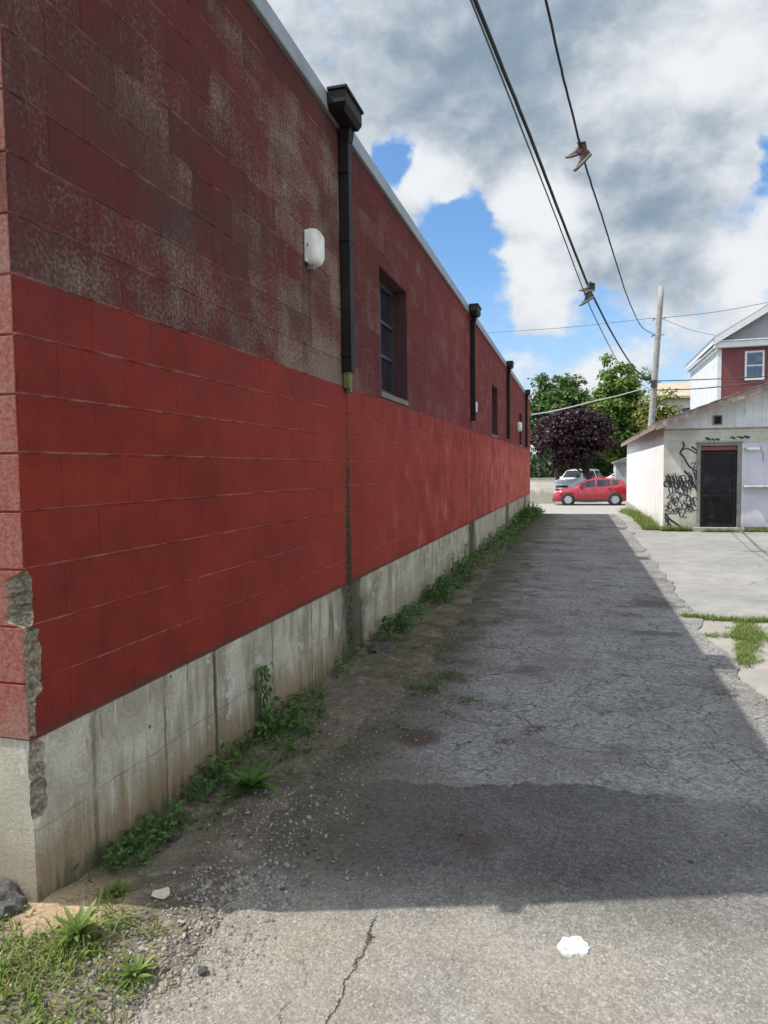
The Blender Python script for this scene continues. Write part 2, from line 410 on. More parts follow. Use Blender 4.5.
# ------------------------------------------------------------------ red building
def m_redblock():
    t, done = material('painted_block')
    p = t.pos(); x, y, z = t.xyz(p); isl = t.island()
    s = t.sub(y, x)                                  # runs along either face of the corner
    q = t.comb(s, 0., z)
    drip = t.noise(t.comb(t.mul(s, 8.), 0., t.mul(z, 1.1)), 1., 5, .62)
    drip2 = t.noise(t.comb(t.mul(s, 26.), 0., t.mul(z, 2.6)), 1., 4, .6)
    mott = t.noise(q, 2.3, 6, .64); fine = t.noise(p, 60, 4, .72); grain = t.noise(p, 190, 2, .7)
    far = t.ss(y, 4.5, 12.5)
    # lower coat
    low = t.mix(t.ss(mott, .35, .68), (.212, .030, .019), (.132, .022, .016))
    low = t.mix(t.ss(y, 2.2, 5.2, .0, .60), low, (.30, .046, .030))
    low = t.mix(t.mul(far, t.ss(mott, .3, .62), .75), low, (.42, .078, .056))  # towards the far end: fading plus light off the ground put into the coat
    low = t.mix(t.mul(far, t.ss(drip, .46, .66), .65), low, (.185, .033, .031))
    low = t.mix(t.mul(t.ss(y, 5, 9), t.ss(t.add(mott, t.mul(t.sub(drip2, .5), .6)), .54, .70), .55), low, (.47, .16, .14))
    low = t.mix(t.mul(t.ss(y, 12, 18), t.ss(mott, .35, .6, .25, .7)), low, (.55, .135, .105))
    low = t.mix(t.mul(t.ss(z, 1.75, 2.27), t.ss(drip, .36, .62), .60), low, (.155, .032, .033))
    low = t.mix(t.mul(t.ss(t.noise(q, 1.1, 5, .6), .5, .64), .35), low, (.16, .028, .024))
    # upper coat, thinner and older
    up = t.mix(t.ss(mott, .36, .66), (.112, .029, .027), (.076, .031, .027))
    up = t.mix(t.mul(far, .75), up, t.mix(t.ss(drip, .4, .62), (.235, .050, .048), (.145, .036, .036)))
    near = t.ss(y, 6.2, 5.5)
    shel = t.ss(z, 4.02, 4.2)
    hp = t.noise(t.comb(t.mul(s, 1.1), 0., t.mul(z, 3.2)), 1., 5, .62)
    wsum = t.add(t.mul(t.sub(drip, .5), .32), t.mul(t.sub(mott, .5), 1.05), t.mul(t.sub(hp, .5), .75), t.mul(t.sub(isl, .5), .22), t.mul(t.sub(drip2, .5), .30), t.mul(t.sub(fine, .5), .95),
        t.mul(t.ss(y, 3.6, 5.1), t.ss(y, 5.75, 5.5), .24), t.mul(t.ss(z, 2.75, 2.35), near, t.ss(y, 2.6, 4.2, .06, .24)), t.mul(shel, -.5), -.03)
    wear = t.ss(wsum, -.08, .56)
    wcol = t.mix(t.ss(fine, .3, .7), (.185, .130, .102), (.290, .225, .180))
    wcol = t.mix(t.mul(far, .8), wcol, (.36, .185, .165))
    up = t.mix(t.mul(wear, t.ss(near, 0, 1, .58, .74)), up, wcol)
    soot = t.ss(t.noise(q, 1.2, 5, .62), .48, .66)
    up = t.mix(t.mul(soot, near, .55), up, (.075, .050, .043))
    ln = t.add(z, t.mul(t.sub(drip2, .5), .05), t.mul(t.sub(mott, .5), .05))
    lowm = t.ss(ln, 2.302, 2.284)
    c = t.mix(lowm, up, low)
    c = t.val(c, t.ss(isl, 0, 1, .955, 1.045, 'LINEAR'))
    # rubbed, chalky arrises of the bed joints
    fr = t.m('FRACT', t.m('DIVIDE', t.add(z, -FZ + .5 * CH - .004), CH))
    jl = t.ss(t.m('ABSOLUTE', t.sub(fr, .5)), .030, .012)
    c = t.mix(t.mul(jl, t.ss(drip, .34, .6, .10, 1.), t.ss(t.noise(q, 3, 3), .35, .6, .3, 1.), t.ss(lowm, 0, 1, .42, t.ss(far, 0, 1, .62, .60))), c, (.50, .24, .205))
    # darker streak below the lamp
    lampd = t.mul(t.ss(t.m('ABSOLUTE', t.add(y, -4.79, t.mul(t.sub(drip2, .5), .05))), .05, .015), t.ss(z, 3.1, 3.0), t.ss(z, 2.3, 2.7))
    c = t.mix(t.mul(lampd, .6), c, (.06, .035, .03))
    # black moss down the joint below each downspout, darker edge along the foot
    for i, yy in enumerate((5.57, 12.5, 18.8, 25.1)):
        dx = t.m('ABSOLUTE', t.add(y, -yy, t.mul(t.sub(t.noise(q, 9, 5, .7), .5), .20), t.mul(t.sub(mott, .5), .10)))
        k = t.mul(t.ss(t.sub(dx, t.ss(z, 1.7, 1.0, 0., .035)), .060, .018), t.ss(z, 2.6, 2.3), t.ss(t.noise(q, 13, 4, .7), .25, .45), t.ss(z, 1.6, 1.0, .62, 1.0))
        c = t.mix(t.mul(k, .95 if i == 0 else .6), c, t.mix(t.ss(fine, .4, .6), (.022, .020, .013), (.075, .068, .030)))
    foot = t.mul(t.ss(t.add(z, t.mul(t.sub(drip2, .5), .12)), FZ + .05, FZ + .005), .75)
    c = t.mix(foot, c, (.075, .045, .035))
    pits = t.m('MAXIMUM', t.mul(t.ss(t.vor(q, 5.2), .05, .03), t.ss(t.noise(q, 2.2, 2), .50, .56)), t.mul(t.ss(t.vor(q, 34), .16, .08), t.ss(mott, .46, .58), .8))
    c = t.mix(t.mul(pits, .7), c, (.05, .02, .018))
    c = t.val(c, t.mul(t.ss(grain, .25, .75, .86, 1.14), t.ss(fine, .3, .7, .92, 1.08)))
    # sunlit pink put into the paint of the street front, with exposed patches
    fm = t.ss(y, Y0 + .004, Y0 - .002)
    fc = t.mix(t.ss(fine, .35, .65), (.235, .072, .056), (.31, .155, .122))
    fc = t.mix(t.mul(t.ss(mott, .48, .64), .6), fc, (.30, .225, .175))
    c = t.mix(fm, c, fc)
    rough = t.ss(lowm, 0, 1, .92, .80)
    return done(c, rough, t.bump(t.add(fine, t.mul(grain, .5)), .55, .006), spec=.08)
def m_chip():
    t, done = material('broken_block')
    p = t.pos(); n = t.noise(p, 30, 6, .7); g = t.vor(p, 85, 'F1', 1); gv = t.xyz(g)[0]
    c = t.mix(t.ss(n, .35, .65), (.17, .132, .092), (.35, .29, .215))
    c = t.val(c, t.ss(gv, 0, 1, .6, 1.35, 'LINEAR'))
    return done(c, .95, t.bump(t.add(n, t.mul(gv, .5)), 1.0, .02))
def m_found():
    t, done = material('foundation_concrete')
    p = t.pos(); x, y, z = t.xyz(p); s = t.sub(y, x); q = t.comb(s, 0., z)
    drip = t.noise(t.comb(t.mul(s, 7.), 0., t.mul(z, 1.3)), 1., 6, .65)
    drip2 = t.noise(t.comb(t.mul(s, 24.), 3., t.mul(z, 2.2)), 1., 5, .6)
    mott = t.noise(q, 3, 6, .65); fine = t.noise(p, 70, 4, .7)
    c = t.mix(t.ss(mott, .33, .67), (.31, .272, .203), (.49, .448, .350))
    c = t.mix(t.mul(t.ss(drip, .47, .66), .75), c, (.20, .155, .095))
    c = t.mix(t.mul(t.ss(drip2, .60, .72), .75), c, (.60, .57, .48))
    flake = t.mul(t.ss(t.noise(q, 7, 6, .7), .56, .60), t.ss(t.noise(q, 1.6, 3), .45, .58))
    c = t.mix(t.mul(flake, .7), c, (.56, .54, .48))
    zn = t.add(z, t.mul(t.sub(drip2, .5), .42), t.mul(t.sub(drip, .5), .3))
    c = t.mix(t.mul(t.ss(zn, .40, .12), t.ss(y, 7, 4, .45, 1), .8), c, (.195, .125, .060))
    c = t.mix(t.mul(t.ss(zn, .13, .02), .8), c, (.085, .075, .045))
    c = t.mix(t.mul(t.ss(drip2, .40, .28), t.ss(z, .2, .6), .75), c, (.09, .078, .06))
    for yy, w, k in ((3.32, .025, .9), (2.35, .02, .45), (2.85, .012, .6), (4.05, .015, .6), (4.72, .012, .6)):
        dx = t.m('ABSOLUTE', t.add(y, -yy, t.mul(t.sub(t.noise(q, 8, 4, .7), .5), .05)))
        c = t.mix(t.mul(t.ss(dx, w, w * .3), t.ss(t.noise(q, 5, 3), .3, .5), k), c, (.06, .05, .035))
    for yy, w, k in ((5.65, .60, 1.), (12.5, .6, 1.), (18.8, .6, .9), (25.0, .5, .8), (22.2, .5, .3)):
        dx = t.m('ABSOLUTE', t.add(y, -yy, t.mul(t.sub(drip, .5), 1.0), t.mul(t.sub(mott, .5), .7)))
        c = t.mix(t.mul(t.ss(dx, w, w * .25), t.ss(t.add(mott, drip2), .65, .95, .7, 1.), k * .92), c, (.052, .050, .030))
    form = t.ss(t.m('ABSOLUTE', t.sub(t.m('FRACT', t.mul(s, 1.64)), .5)), .014, .004)
    c = t.mix(t.mul(form, t.ss(mott, .4, .6), .3), c, (.15, .13, .10))
    hline = t.ss(t.m('ABSOLUTE', t.add(z, -.33, t.mul(t.sub(t.noise(q, 2.5, 4), .5), .05))), .006, .002)
    c = t.mix(t.mul(hline, t.ss(drip, .4, .5), .5), c, (.14, .12, .09))
    spill = t.mul(t.ss(t.add(z, t.mul(t.sub(drip2, .5), .55)), .66, .60), t.ss(t.add(z, t.mul(t.sub(drip2, .5), .9)), .54, .62), t.ss(t.noise(q, 2.2, 3), .56, .66))
    c = t.mix(t.mul(spill, .8), c, (.20, .035, .03))
    hole = t.ss(t.vor(q, 4.2), .045, .03)
    c = t.mix(t.mul(hole, t.ss(t.noise(q, 1.8, 2), .5, .56), .85), c, (.03, .026, .02))
    c = t.val(c, t.ss(fine, .25, .75, .82, 1.18))
    fm = t.ss(y, Y0 + .016, Y0 + .006)
    c = t.mix(t.mul(fm, .5), c, (.36, .32, .25))
    h = fine
    return done(c, .9, t.bump(h, .5, .006), spec=.1)

MRED, MCHIP, MFND = m_redblock(), m_chip(), m_found()
M_FLASH = simple('galvanised_flashing', (.27, .29, .31), .55, .2, .15, 3, .1, (.20, .20, .20))
M_BROWN = simple('dark_brown_metal', (.013, .011, .010), .55, .0, .3, 5, .1, (.030, .026, .021), .2)
M_WHITEPL = simple('aged_white_plastic', (.72, .70, .63), .4, 0, .1, 9, .05, (.42, .38, .3))
M_DARKFR = simple('dark_window_frame', (.035, .034, .036), .5, 0, .2, 8)
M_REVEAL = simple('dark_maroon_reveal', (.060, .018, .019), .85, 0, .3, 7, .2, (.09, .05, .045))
M_SILL = simple('concrete_sill', (.17, .145, .12), .9, 0, .25, 9, .5, (.09, .07, .06))
M_DOORFR = simple('olive_grey_frame', (.20, .19, .155), .75, 0, .25, 10, .3, (.1, .09, .07))
M_WOODM = simple('mossy_wood', (.16, .15, .055), .9, 0, .35, 25, .6, (.06, .06, .03))
def m_glass(name, tint=(.012, .014, .017), rough=.06):
    t, done = material(name)
    p = t.obj(); n = t.noise(p, 3, 4, .6)
    return done(t.mix(t.ss(n, .4, .7), tint, tuple(c * 2.2 for c in tint)), t.ss(n, .3, .7, rough, rough + .12), None, 0, .6)
M_GLASS = m_glass('dark_glass')
M_ROOF = simple('flat_roof_felt', (.08, .08, .082), .9, 0, .2, 2, .3)
M_INNER = simple('inner_core', (.06, .045, .045), .95)

WINS = [(6.62, 7.72, 2.40, 3.56), (15.5, 16.55, 2.40, 3.44), (22.55, 23.5, 2.40, 3.36)]
def rect_minus(r, h):
    a0, a1, b0, b1 = r; c0, c1, d0, d1 = h
    if c1 <= a0 or c0 >= a1 or d1 <= b0 or d0 >= b1: return [r]
    out = []
    if c0 > a0: out.append((a0, c0, b0, b1))
    if c1 < a1: out.append((c1, a1, b0, b1))
    m0, m1 = max(a0, c0), min(a1, c1)
    if d0 > b0: out.append((m0, m1, b0, d0))
    if d1 < b1: out.append((m0, m1, d1, b1))
    return out

def build_red_building():
    B = root('block_building', (WX, Y0, 0), 'long red painted concrete block building on a grey foundation along the left of the alley', 'building')
    WL = WX - 13.0
    # --- core: solid walls behind the faced blocks, roof
    m = MB(); cx0, cx1 = WX - .20, WX - .0085
    cuts = [Y0 + .16]
    for w in WINS: cuts += [w[0], w[1]]
    cuts.append(Y1)
    for i in range(0, len(cuts), 2):
        ya, yb = cuts[i], cuts[i + 1]
        m.add([(cx0, ya, FZ), (cx1, ya, FZ), (cx1, yb, FZ), (cx0, yb, FZ), (cx0, ya, roof_z(ya) - .03), (cx1, ya, roof_z(ya) - .03), (cx1, yb, roof_z(yb) - .03), (cx0, yb, roof_z(yb) - .03)],
              [(3, 2, 1, 0), (4, 5, 6, 7), (0, 1, 5, 4), (1, 2, 6, 5), (2, 3, 7, 6), (3, 0, 4, 7)])
    for (a, b, z0, z1) in WINS:
        m.box(cx0, cx1, a, b, FZ, z0 - .09); m.box(cx0, cx1, a, b, z1, roof_z(b) - .035)
    m.box(WL, cx0, Y0 + .0085, Y0 + .2, FZ, roof_z(Y0) - .03); m.box(WL, cx0, Y1 - .2, Y1, FZ, roof_z(Y1) - .03); m.box(WL, WL + .2, Y0 + .2, Y1 - .2, FZ, roof_z(Y1) - .03)
    m.build('wall_core', M_INNER, B)
    m = MB(); a, b = roof_z(Y0) - .04, roof_z(Y1) - .04
    m.add([(WL, Y0 + .02, a - .12), (WX - .02, Y0 + .02, a - .12), (WX - .02, Y1 - .02, b - .12), (WL, Y1 - .02, b - .12), (WL, Y0 + .02, a), (WX - .02, Y0 + .02, a), (WX - .02, Y1 - .02, b), (WL, Y1 - .02, b)],
          [(3, 2, 1, 0), (4, 5, 6, 7), (0, 1, 5, 4), (1, 2, 6, 5), (2, 3, 7, 6), (3, 0, 4, 7)])
    m.build('roof', M_ROOF, B)
    # --- block faces with raked joints
    def block(mb, fn, u0, u1, z0, z1):
        if u1 - u0 < .02 or z1 - z0 < .015: return
        d = R_(-.0008, .0008); iz = .0034
        zz = [(z0, -.0068), (z0 + iz, -.0030), (z0 + iz + .0022, d), (z1 - iz - .0022, d), (z1 - iz, -.0030), (z1, -.0068)]
        uu = [(u0, -.0032), (u0 + .0024, 0), (u1 - .0024, 0), (u1, -.0032)]
        vs = [fn(u, zd + ud, z) for z, zd in zz for u, ud in uu]
        mb.add(vs, [(j * 4 + i, j * 4 + i + 1, j * 4 + i + 5, j * 4 + i + 4) for j in range(5) for i in range(3)])
    side = lambda u, d, z: (WX + d, u, z)
    front = lambda u, d, z: (u, Y0 - d, z)
    sb = MB(); fbm = MB()
    for r in range(19):
        z0 = FZ + r * CH; z1 = z0 + CH
        first = .2 if r % 2 == 0 else .4
        u = Y0 + first
        while u < Y1 - .03:
            ue = min(u + .4, Y1)
            zt = min(z1, roof_z(u) - .115)
            rs = [(u, ue, z0, zt)]
            for w in WINS:
                ww = (w[0], w[1], w[2] - .09, w[3]); nr = []
                for q in rs: nr += rect_minus(q, ww)
                rs = nr
            for q in rs: block(sb, side, *q)
            u += .4
        firstf = .4 if r % 2 == 0 else .2
        u = WX - firstf
        while u > WL:
            block(fbm, front, max(u - .4, WL), u, z0, min(z1, roof_z(Y0) - .115)); u -= .4
    sb.build('side_wall', MRED, B); fbm.build('front_wall', MRED, B)
    m = MB()
    for r in range(18): m.box(WX - .3, WX - .0, Y1 + .002, Y1 + .01, FZ + r * CH + .005, FZ + (r + 1) * CH - .005)
    m.box(WL, WX - .31, Y1 + .002, Y1 + .01, FZ, roof_z(Y1) - .12)
    m.build('rear_wall', MRED, B)
    # --- corner column with broken arrises
    m = MB(); mi_red, mi_chip = 0, 1
    zs = []
    z = FZ
    for r in range(19):
        n_ = 20 if r < 6 else 8
        za, zb = FZ + r * CH + .0004, min(FZ + (r + 1) * CH, roof_z(Y0) - .12) - .0004
        if zb - za < .02: continue
        zs += [za, za + .0034, za + .0056] + [lerp(za + .0056, zb - .0056, i / n_) for i in range(1, n_)] + [zb - .0056, zb - .0034, zb]
    rows = []
    def chip(z):
        c = .007 + .004 * abs(fb(z * 9, 1.3))
        a_f = a_s = c
        k = sstep(1.055, 1.085, z) * sstep(1.275, 1.225, z)               # big lump broken out of the third course
        a_f += k * (.075 + .02 * fb(z * 16, 2)); a_s += k * (.022 + .012 * fb(z * 22, 5))
        k = sstep(.80, .84, z) * sstep(1.07, 1.05, z)
        a_s += k * (.048 + .016 * fb(z * 20, 8)); a_f += k * (.012 + .01 * fb(z * 30, 4))
        k = sstep(.66, .68, z) * sstep(.84, .82, z)
        a_s += k * (.012 + .010 * fb(z * 30, 6)); a_f += k * .006
        k = 0
        return max(a_f, .005), max(a_s, .005)
    for z in zs:
        r = int((z - FZ) / CH + 1e-6); fr = (z - FZ) / CH - r
        dj = min(fr, 1 - fr) * CH
        g = -interp([(0, .0068), (.0034, .0030), (.0056, 0)], dj)
        ls = (.2 if r % 2 == 0 else .4) - .003; lf = (.4 if r % 2 == 0 else .2) - .003
        af, as_ = chip(z)
        ax, ay = WX - af, Y0; bx, by = WX, Y0 + as_
        ring = [(WX - lf, Y0 - g, z), (WX - max(lf * .5, af + .03), Y0 - g, z), (ax - .004, Y0 - g, z), (ax, Y0 - g + .001, z)]
        for k in (.25, .5, .75):
            px, py = lerp(ax, bx, k), lerp(ay, by, k)
            dd = min(af + as_, .10) * (.22 * math.sin(k * math.pi)) + min(af + as_, .12) * .16 * fb(z * 55, k * 5, 3, 4)
            dn = Vector((-(by - ay), (bx - ax), 0)).normalized() if (af + as_) > 0 else Vector((0, 0, 0))
            inw = Vector((-1, 1, 0)).normalized()
            ring.append((px + inw.x * dd, py + inw.y * dd, z))
        ring += [(bx + g, by, z), (WX + g, by + .004, z), (WX + g, Y0 + max(ls * .5, as_ + .03), z), (WX + g, Y0 + ls, z)]
        rows.append(ring)
    n = len(rows[0]); vs = [v for ring in rows for v in ring]
    fs = []; mis = []
    mb = MB(); mb.v = vs
    for j in range(len(rows) - 1):
        af, as_ = chip(zs[j])
        for i in range(n - 1):
            mb.f.append((j * n + i, j * n + i + 1, (j + 1) * n + i + 1, (j + 1) * n + i))
            mb.mi.append(1 if (3 <= i <= 6 and af + as_ > .026) else 0)
    mb.build('corner_blocks', [MRED, MCHIP], B)
    # --- foundation
    def fchip(z):
        k = sstep(.34, .40, z) * sstep(.67, .64, z)
        return .008 + k * (.050 + .022 * fb(z * 18, 4)), .008 + k * (.012 + .01 * fb(z * 25, 7))
    FX = WX - .008; FY = Y0 + .008
    m = MB(); rows = []; zs2 = [-.25 + i * .02 for i in range(46)]; zs2[-1] = FZ - .002
    ys = [.0, .05, .12, .2, .4, .8, 1.4, 2, 3, 4, 6, 8, 12, 16, 20, Y1 - FY]
    for z in zs2:
        as_, af = fchip(z); ring = [(WL, FY, z), (FX - 1, FY, z), (FX - .2, FY, z), (FX - af, FY, z)]
        for k in (.33, .66):
            d = .25 * min(af, as_) + .2 * af * fb(z * 40, k * 7)
            ring.append((lerp(FX - af, FX, k) - d, lerp(FY, FY + as_, k) + d, z))
        ring.append((FX, FY + as_, z))
        for yy in ys[2:]: ring.append((FX + .004 * fb(yy * 3, z * 3, 2) * (1 if yy > .15 else 0), FY + yy, z))
        ring.append((WL, Y1, z)); rows.append(ring)
    n = len(rows[0]); m.v = [v for r in rows for v in r]
    for j in range(len(rows) - 1):
        for i in range(n):
            i2 = (i + 1) % n
            m.f.append((j * n + i, j * n + i2, (j + 1) * n + i2, (j + 1) * n + i)); m.mi.append(1 if 3 <= i <= 5 and sum(fchip(zs2[j])) > .03 else 0)
    m.f.append(tuple((len(rows) - 1) * n + i for i in range(n))); m.mi.append(0)
    m.build('foundation', [MFND, MCHIP], B)
    # --- flashing
    m = MB(); poly = [(-.03, -.125), (.028, -.125), (.034, -.118), (.030, .0), (.022, .008), (-.03, .012)]
    for (ya, yb) in ((Y0 - .035, 9.0), (9.004, 18.2), (18.204, Y1 + .03)):
        v = [(WX + a, ya, roof_z(ya) + b) for a, b in poly] + [(WX + a, yb, roof_z(yb) + b) for a, b in poly]
        k = len(poly); m.add(v, [tuple(range(k)), tuple(reversed(range(k, 2 * k)))] + [(i, k + i, k + (i + 1) % k, (i + 1) % k) for i in range(k)])
    v0 = [(WX - .035, Y0 - a, roof_z(Y0) + b) for a, b in poly]; v1 = [(WL, Y0 - a, roof_z(Y0) + b) for a, b in poly]; k = len(poly)
    m.add(v0 + v1, [tuple(range(k)), tuple(reversed(range(k, 2 * k)))] + [(i, k + i, k + (i + 1) % k, (i + 1) % k) for i in range(k)])
    m.build('roof_flashing', M_FLASH, B)
    # --- windows
    for (a, b, z0, z1) in WINS:
        fr = MB(); xf0, xf1 = WX - .19, WX - .145
        t_ = .05
        fr.box(xf0, xf1, a + .002, a + t_, z0, z1 - .002); fr.box(xf0, xf1, b - t_, b - .002, z0, z1 - .002)
        fr.box(xf0, xf1, a + t_, b - t_, z0 + .001, z0 + t_); fr.box(xf0, xf1, a + t_, b - t_, z1 - t_, z1 - .003)
        h3 = (z1 - z0 - 2 * t_) / 3
        for k in (1, 2): fr.box(xf0 + .004, xf1 - .004, a + t_, b - t_, z0 + t_ + k * h3 - .016, z0 + t_ + k * h3 + .016)
        yc = (a + b) / 2; fr.box(xf0 + .003, xf1 - .006, yc - .016, yc + .016, z0 + t_, z1 - t_)
        w = fr.build('window', M_DARKFR, B)
        g = MB(); g.box(xf0 + .012, xf0 + .020, a + t_ - .01, b - t_ + .01, z0 + t_ - .01, z1 - t_ + .01); g.build('pane', M_GLASS, w)
        s = MB(); s.prism([(WX - .2, a + .002, z0 - .088), (WX + .012, a + .002, z0 - .088), (WX + .012, a + .002, z0 - .035), (WX - .143, a + .002, z0 - .002), (WX - .2, a + .002, z0 - .002)], (0, b - a - .004, 0)); s.build('sill', M_SILL, w, bevel=.005)
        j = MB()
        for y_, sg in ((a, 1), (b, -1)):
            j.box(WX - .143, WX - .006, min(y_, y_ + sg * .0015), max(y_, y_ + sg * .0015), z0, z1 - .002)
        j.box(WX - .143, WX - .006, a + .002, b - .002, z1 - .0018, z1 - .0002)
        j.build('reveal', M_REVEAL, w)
    # --- downspouts with conductor heads
    for i, (yy, zb) in enumerate(((5.50, 2.40), (12.42, 2.45), (18.65, 2.38), (24.95, 2.34))):
        yh = yy - .17; zt = roof_z(yh) + .025
        d = MB()
        d.box(WX + .010, WX + .088, yy - .045, yy + .045, zb, zt - .21)
        dp = d.build('downspout', M_BROWN, B, bevel=.004)
        h = MB(); x0, x1 = WX + .036, WX + .180; a_, b_ = yh - .205, yh + .205
        h.add([(x0, a_ + .05, zt - .160), (x1 - .03, a_ + .05, zt - .160), (x1 - .03, b_ - .0, zt - .160), (x0, b_ - .0, zt - .160),
               (x0, a_, zt - .125), (x1, a_, zt - .125), (x1, b_, zt - .125), (x0, b_, zt - .125)],
              [(3, 2, 1, 0), (4, 5, 6, 7), (0, 1, 5, 4), (1, 2, 6, 5), (2, 3, 7, 6), (3, 0, 4, 7)])
        h.box(x0, x1, a_, b_, zt - .1245, zt - .03); h.box(x0, x1 + .014, a_ - .014, b_ + .014, zt - .0295, zt - .005)
        h.add([(x0 - .02, yy - .05, zt - .25), (x0 + .058, yy - .05, zt - .25), (x0 + .058, yy + .05, zt - .25), (x0 - .02, yy + .05, zt - .25),
               (x0, yy - .08, zt - .161), (x0 + .08, yy - .08, zt - .161), (x0 + .08, yy + .04, zt - .161), (x0, yy + .04, zt - .161)],
              [(3, 2, 1, 0), (4, 5, 6, 7), (0, 1, 5, 4), (1, 2, 6, 5), (2, 3, 7, 6), (3, 0, 4, 7)])
        h.build('conductor_head', M_BROWN, dp, bevel=.006)
        for zz in (zb + .12, (zb + zt) / 2, zt - .5):
            s = MB(); s.box(WX + .008, WX + .091, yy - .062, yy + .062, zz, zz + .03); s.build('strap', M_BROWN, dp, bevel=.004)
        if i == 0:
            w = MB(); w.box(WX + .006, WX + .06, yy - .02, yy + .028, zb - .13, zb + .03); w.build('bracket', M_WOODM, dp, bevel=.008)
            w = MB(); w.box(WX + .006, WX + .052, yy + .034, yy + .08, zb - .16, zb + .02); w.build('bracket', M_WOODM, dp, bevel=.008)
        if i == 1:
            w = MB(); w.box(WX + .02, WX + .11, yy - .0, yy + .07, 2.60, 2.78); w.build('junction_box', M_WHITEPL, dp, bevel=.015)
    hk = MB(); hk.box(WX - .12, WX - .06, Y0 - .075, Y0 + .002, 2.63, 2.68); hk.box(WX - .14, WX - .04, Y0 - .015, Y0 + .003, 2.58, 2.73); hk.build('notch_caster', M_BROWN, B, bevel=.006)  # unseen piece added by the corner to cast the notch in its shadow
    # --- wall lamps
    def wlamp(y_, z_, s):
        b = MB(); b.box(WX + .002, WX + .03, y_ - .095 * s, y_ + .095 * s, z_ - .14 * s, z_ + .14 * s); lb = b.build('wall_lamp', M_WHITEPL, B, bevel=.012)
        c = MB()
        pr = [(.03, 1.), (.07, 1.0), (.11, .93), (.135, .72)]
        vs = []
        for dx, k in pr:
            for a in range(16):
                q = 2 * math.pi * a / 16; cx_, sx_ = math.cos(q), math.sin(q)
                e = lambda v: math.copysign(abs(v) ** .45, v)
                vs.append((WX + dx * s, y_ + e(cx_) * .098 * s * k, z_ + e(sx_) * .155 * s * k))
        fs = [(i * 16 + a, i * 16 + (a + 1) % 16, (i + 1) * 16 + (a + 1) % 16, (i + 1) * 16 + a) for i in range(3) for a in range(16)] + [tuple(48 + a for a in range(16))]
        c.add(vs, fs); c.build('diffuser', M_WHITEPL, lb, True)
        rg = MB(); rg.box(WX + .030, WX + .040, y_ - .112 * s, y_ + .112 * s, z_ - .012 * s, z_ + .012 * s); rg.build('clip', M_DOORFR, lb, bevel=.003); cb = MB(); cb.box(WX + .004, WX + .05, y_ - .03 * s, y_ + .03 * s, z_ - .19 * s, z_ - .142 * s); cb.build('conduit_fitting', M_DOORFR, lb, bevel=.003)
    mo = MB(); random.seed(91)
    for k in range(210):
        zz = .15 + 1.55 * R_(0, 1) ** 1.5; yy = 5.57 + random.gauss(0, .018 + .05 * max(0, .9 - zz)) + (.06 * max(0, .66 - zz)); rr = R_(.004, .013)
        mo.lathe([(0, -.2 * rr), (rr * R_(.8, 1.2), 0), (rr * .7, rr * .7), (0, rr)], (WX + (-.003 if zz > FZ else -.009), yy, zz), (1, R_(-.4, .4), R_(-.2, .6)), 6)
    tag(mo.build('moss', simple('dark_moss', (.028, .030, .012), .95, 0, .6, 60, .6, (.075, .07, .025)), B), kind='stuff')
    wlamp(4.76, 3.17, .80); wlamp(21.95, 2.88, .95)
    return B
build_red_building()

# ------------------------------------------------------------------ garage on the right
def m_siding(name, a, b, board=.0, dirt=(.3, .27, .22), vert=False):
    t, done = material(name)
    p = t.pos(); x, y, z = t.xyz(p)
    n = t.noise(p, 2.2, 6, .65); st = t.noise(t.comb(t.mul(x, 5.), t.mul(y, 5.), t.mul(z, .8)), 1.0, 5, .65); f = t.noise(p, 40, 4, .7)
    c = t.mix(t.ss(n, .35, .65), a, b)
    c = t.mix(t.mul(t.ss(st, .55, .72), .5), c, dirt)
    c = t.mix(t.mul(t.ss(t.add(z, t.mul(t.sub(n, .5), .9)), .35, -.05), .6), c, tuple(k * .55 for k in dirt))
    h = t.mul(f, .5)
    if board:
        fr = t.m('FRACT', t.m('DIVIDE', t.add(x, t.mul(y, 1.)) if vert else z, board))
        g = t.ss(t.m('ABSOLUTE', t.sub(fr, .5)), .47, .50)
        c = t.mix(t.mul(g, .55), c, tuple(k * .35 for k in a)); h = t.add(h, t.mul(g, -1.2))
    return done(c, t.ss(f, .2, .8, .65, .85), t.bump(h, .5, .008))
M_WHITEW = m_siding('white_painted_side', (.74, .74, .74), (.80, .80, .80), 0, (.55, .53, .5))
M_CREAM = m_siding('cream_block_front', (.40, .375, .30), (.53, .50, .42), .2032, (.22, .19, .14))
M_BAND = m_siding('white_board_gable', (.52, .52, .50), (.66, .66, .64), .2, (.27, .25, .21), True)
M_LAV = m_siding('lavender_panel', (.455, .44, .485), (.515, .50, .54), 0, (.36, .34, .36))
M_SHINGLE = simple('weathered_shingles', (.20, .17, .145), .95, 0, .35, 9, .6, (.09, .075, .06))
M_FASCIA = simple('peeling_brown_fascia', (.235, .175, .135), .85, 0, .35, 8, .5, (.42, .39, .34))
M_SOFF = simple('brown_soffit', (.22, .15, .12), .9, 0, .3, 6, .3)
M_BLACKDOOR = simple('black_door_paint', (.010, .009, .009), .6, 0, .4, 6, .3, (.035, .032, .03), .15)
M_REDBAR = simple('dull_red_lintel', (.20, .035, .035), .6, 0, .3, 8, .1)
M_SPRAY = simple('black_spray_paint', (.018, .018, .02), .5, 0, .2, 20)
M_CONC = simple('plain_concrete', (.30, .285, .25), .9, 0, .2, 6, .4, (.2, .18, .14))

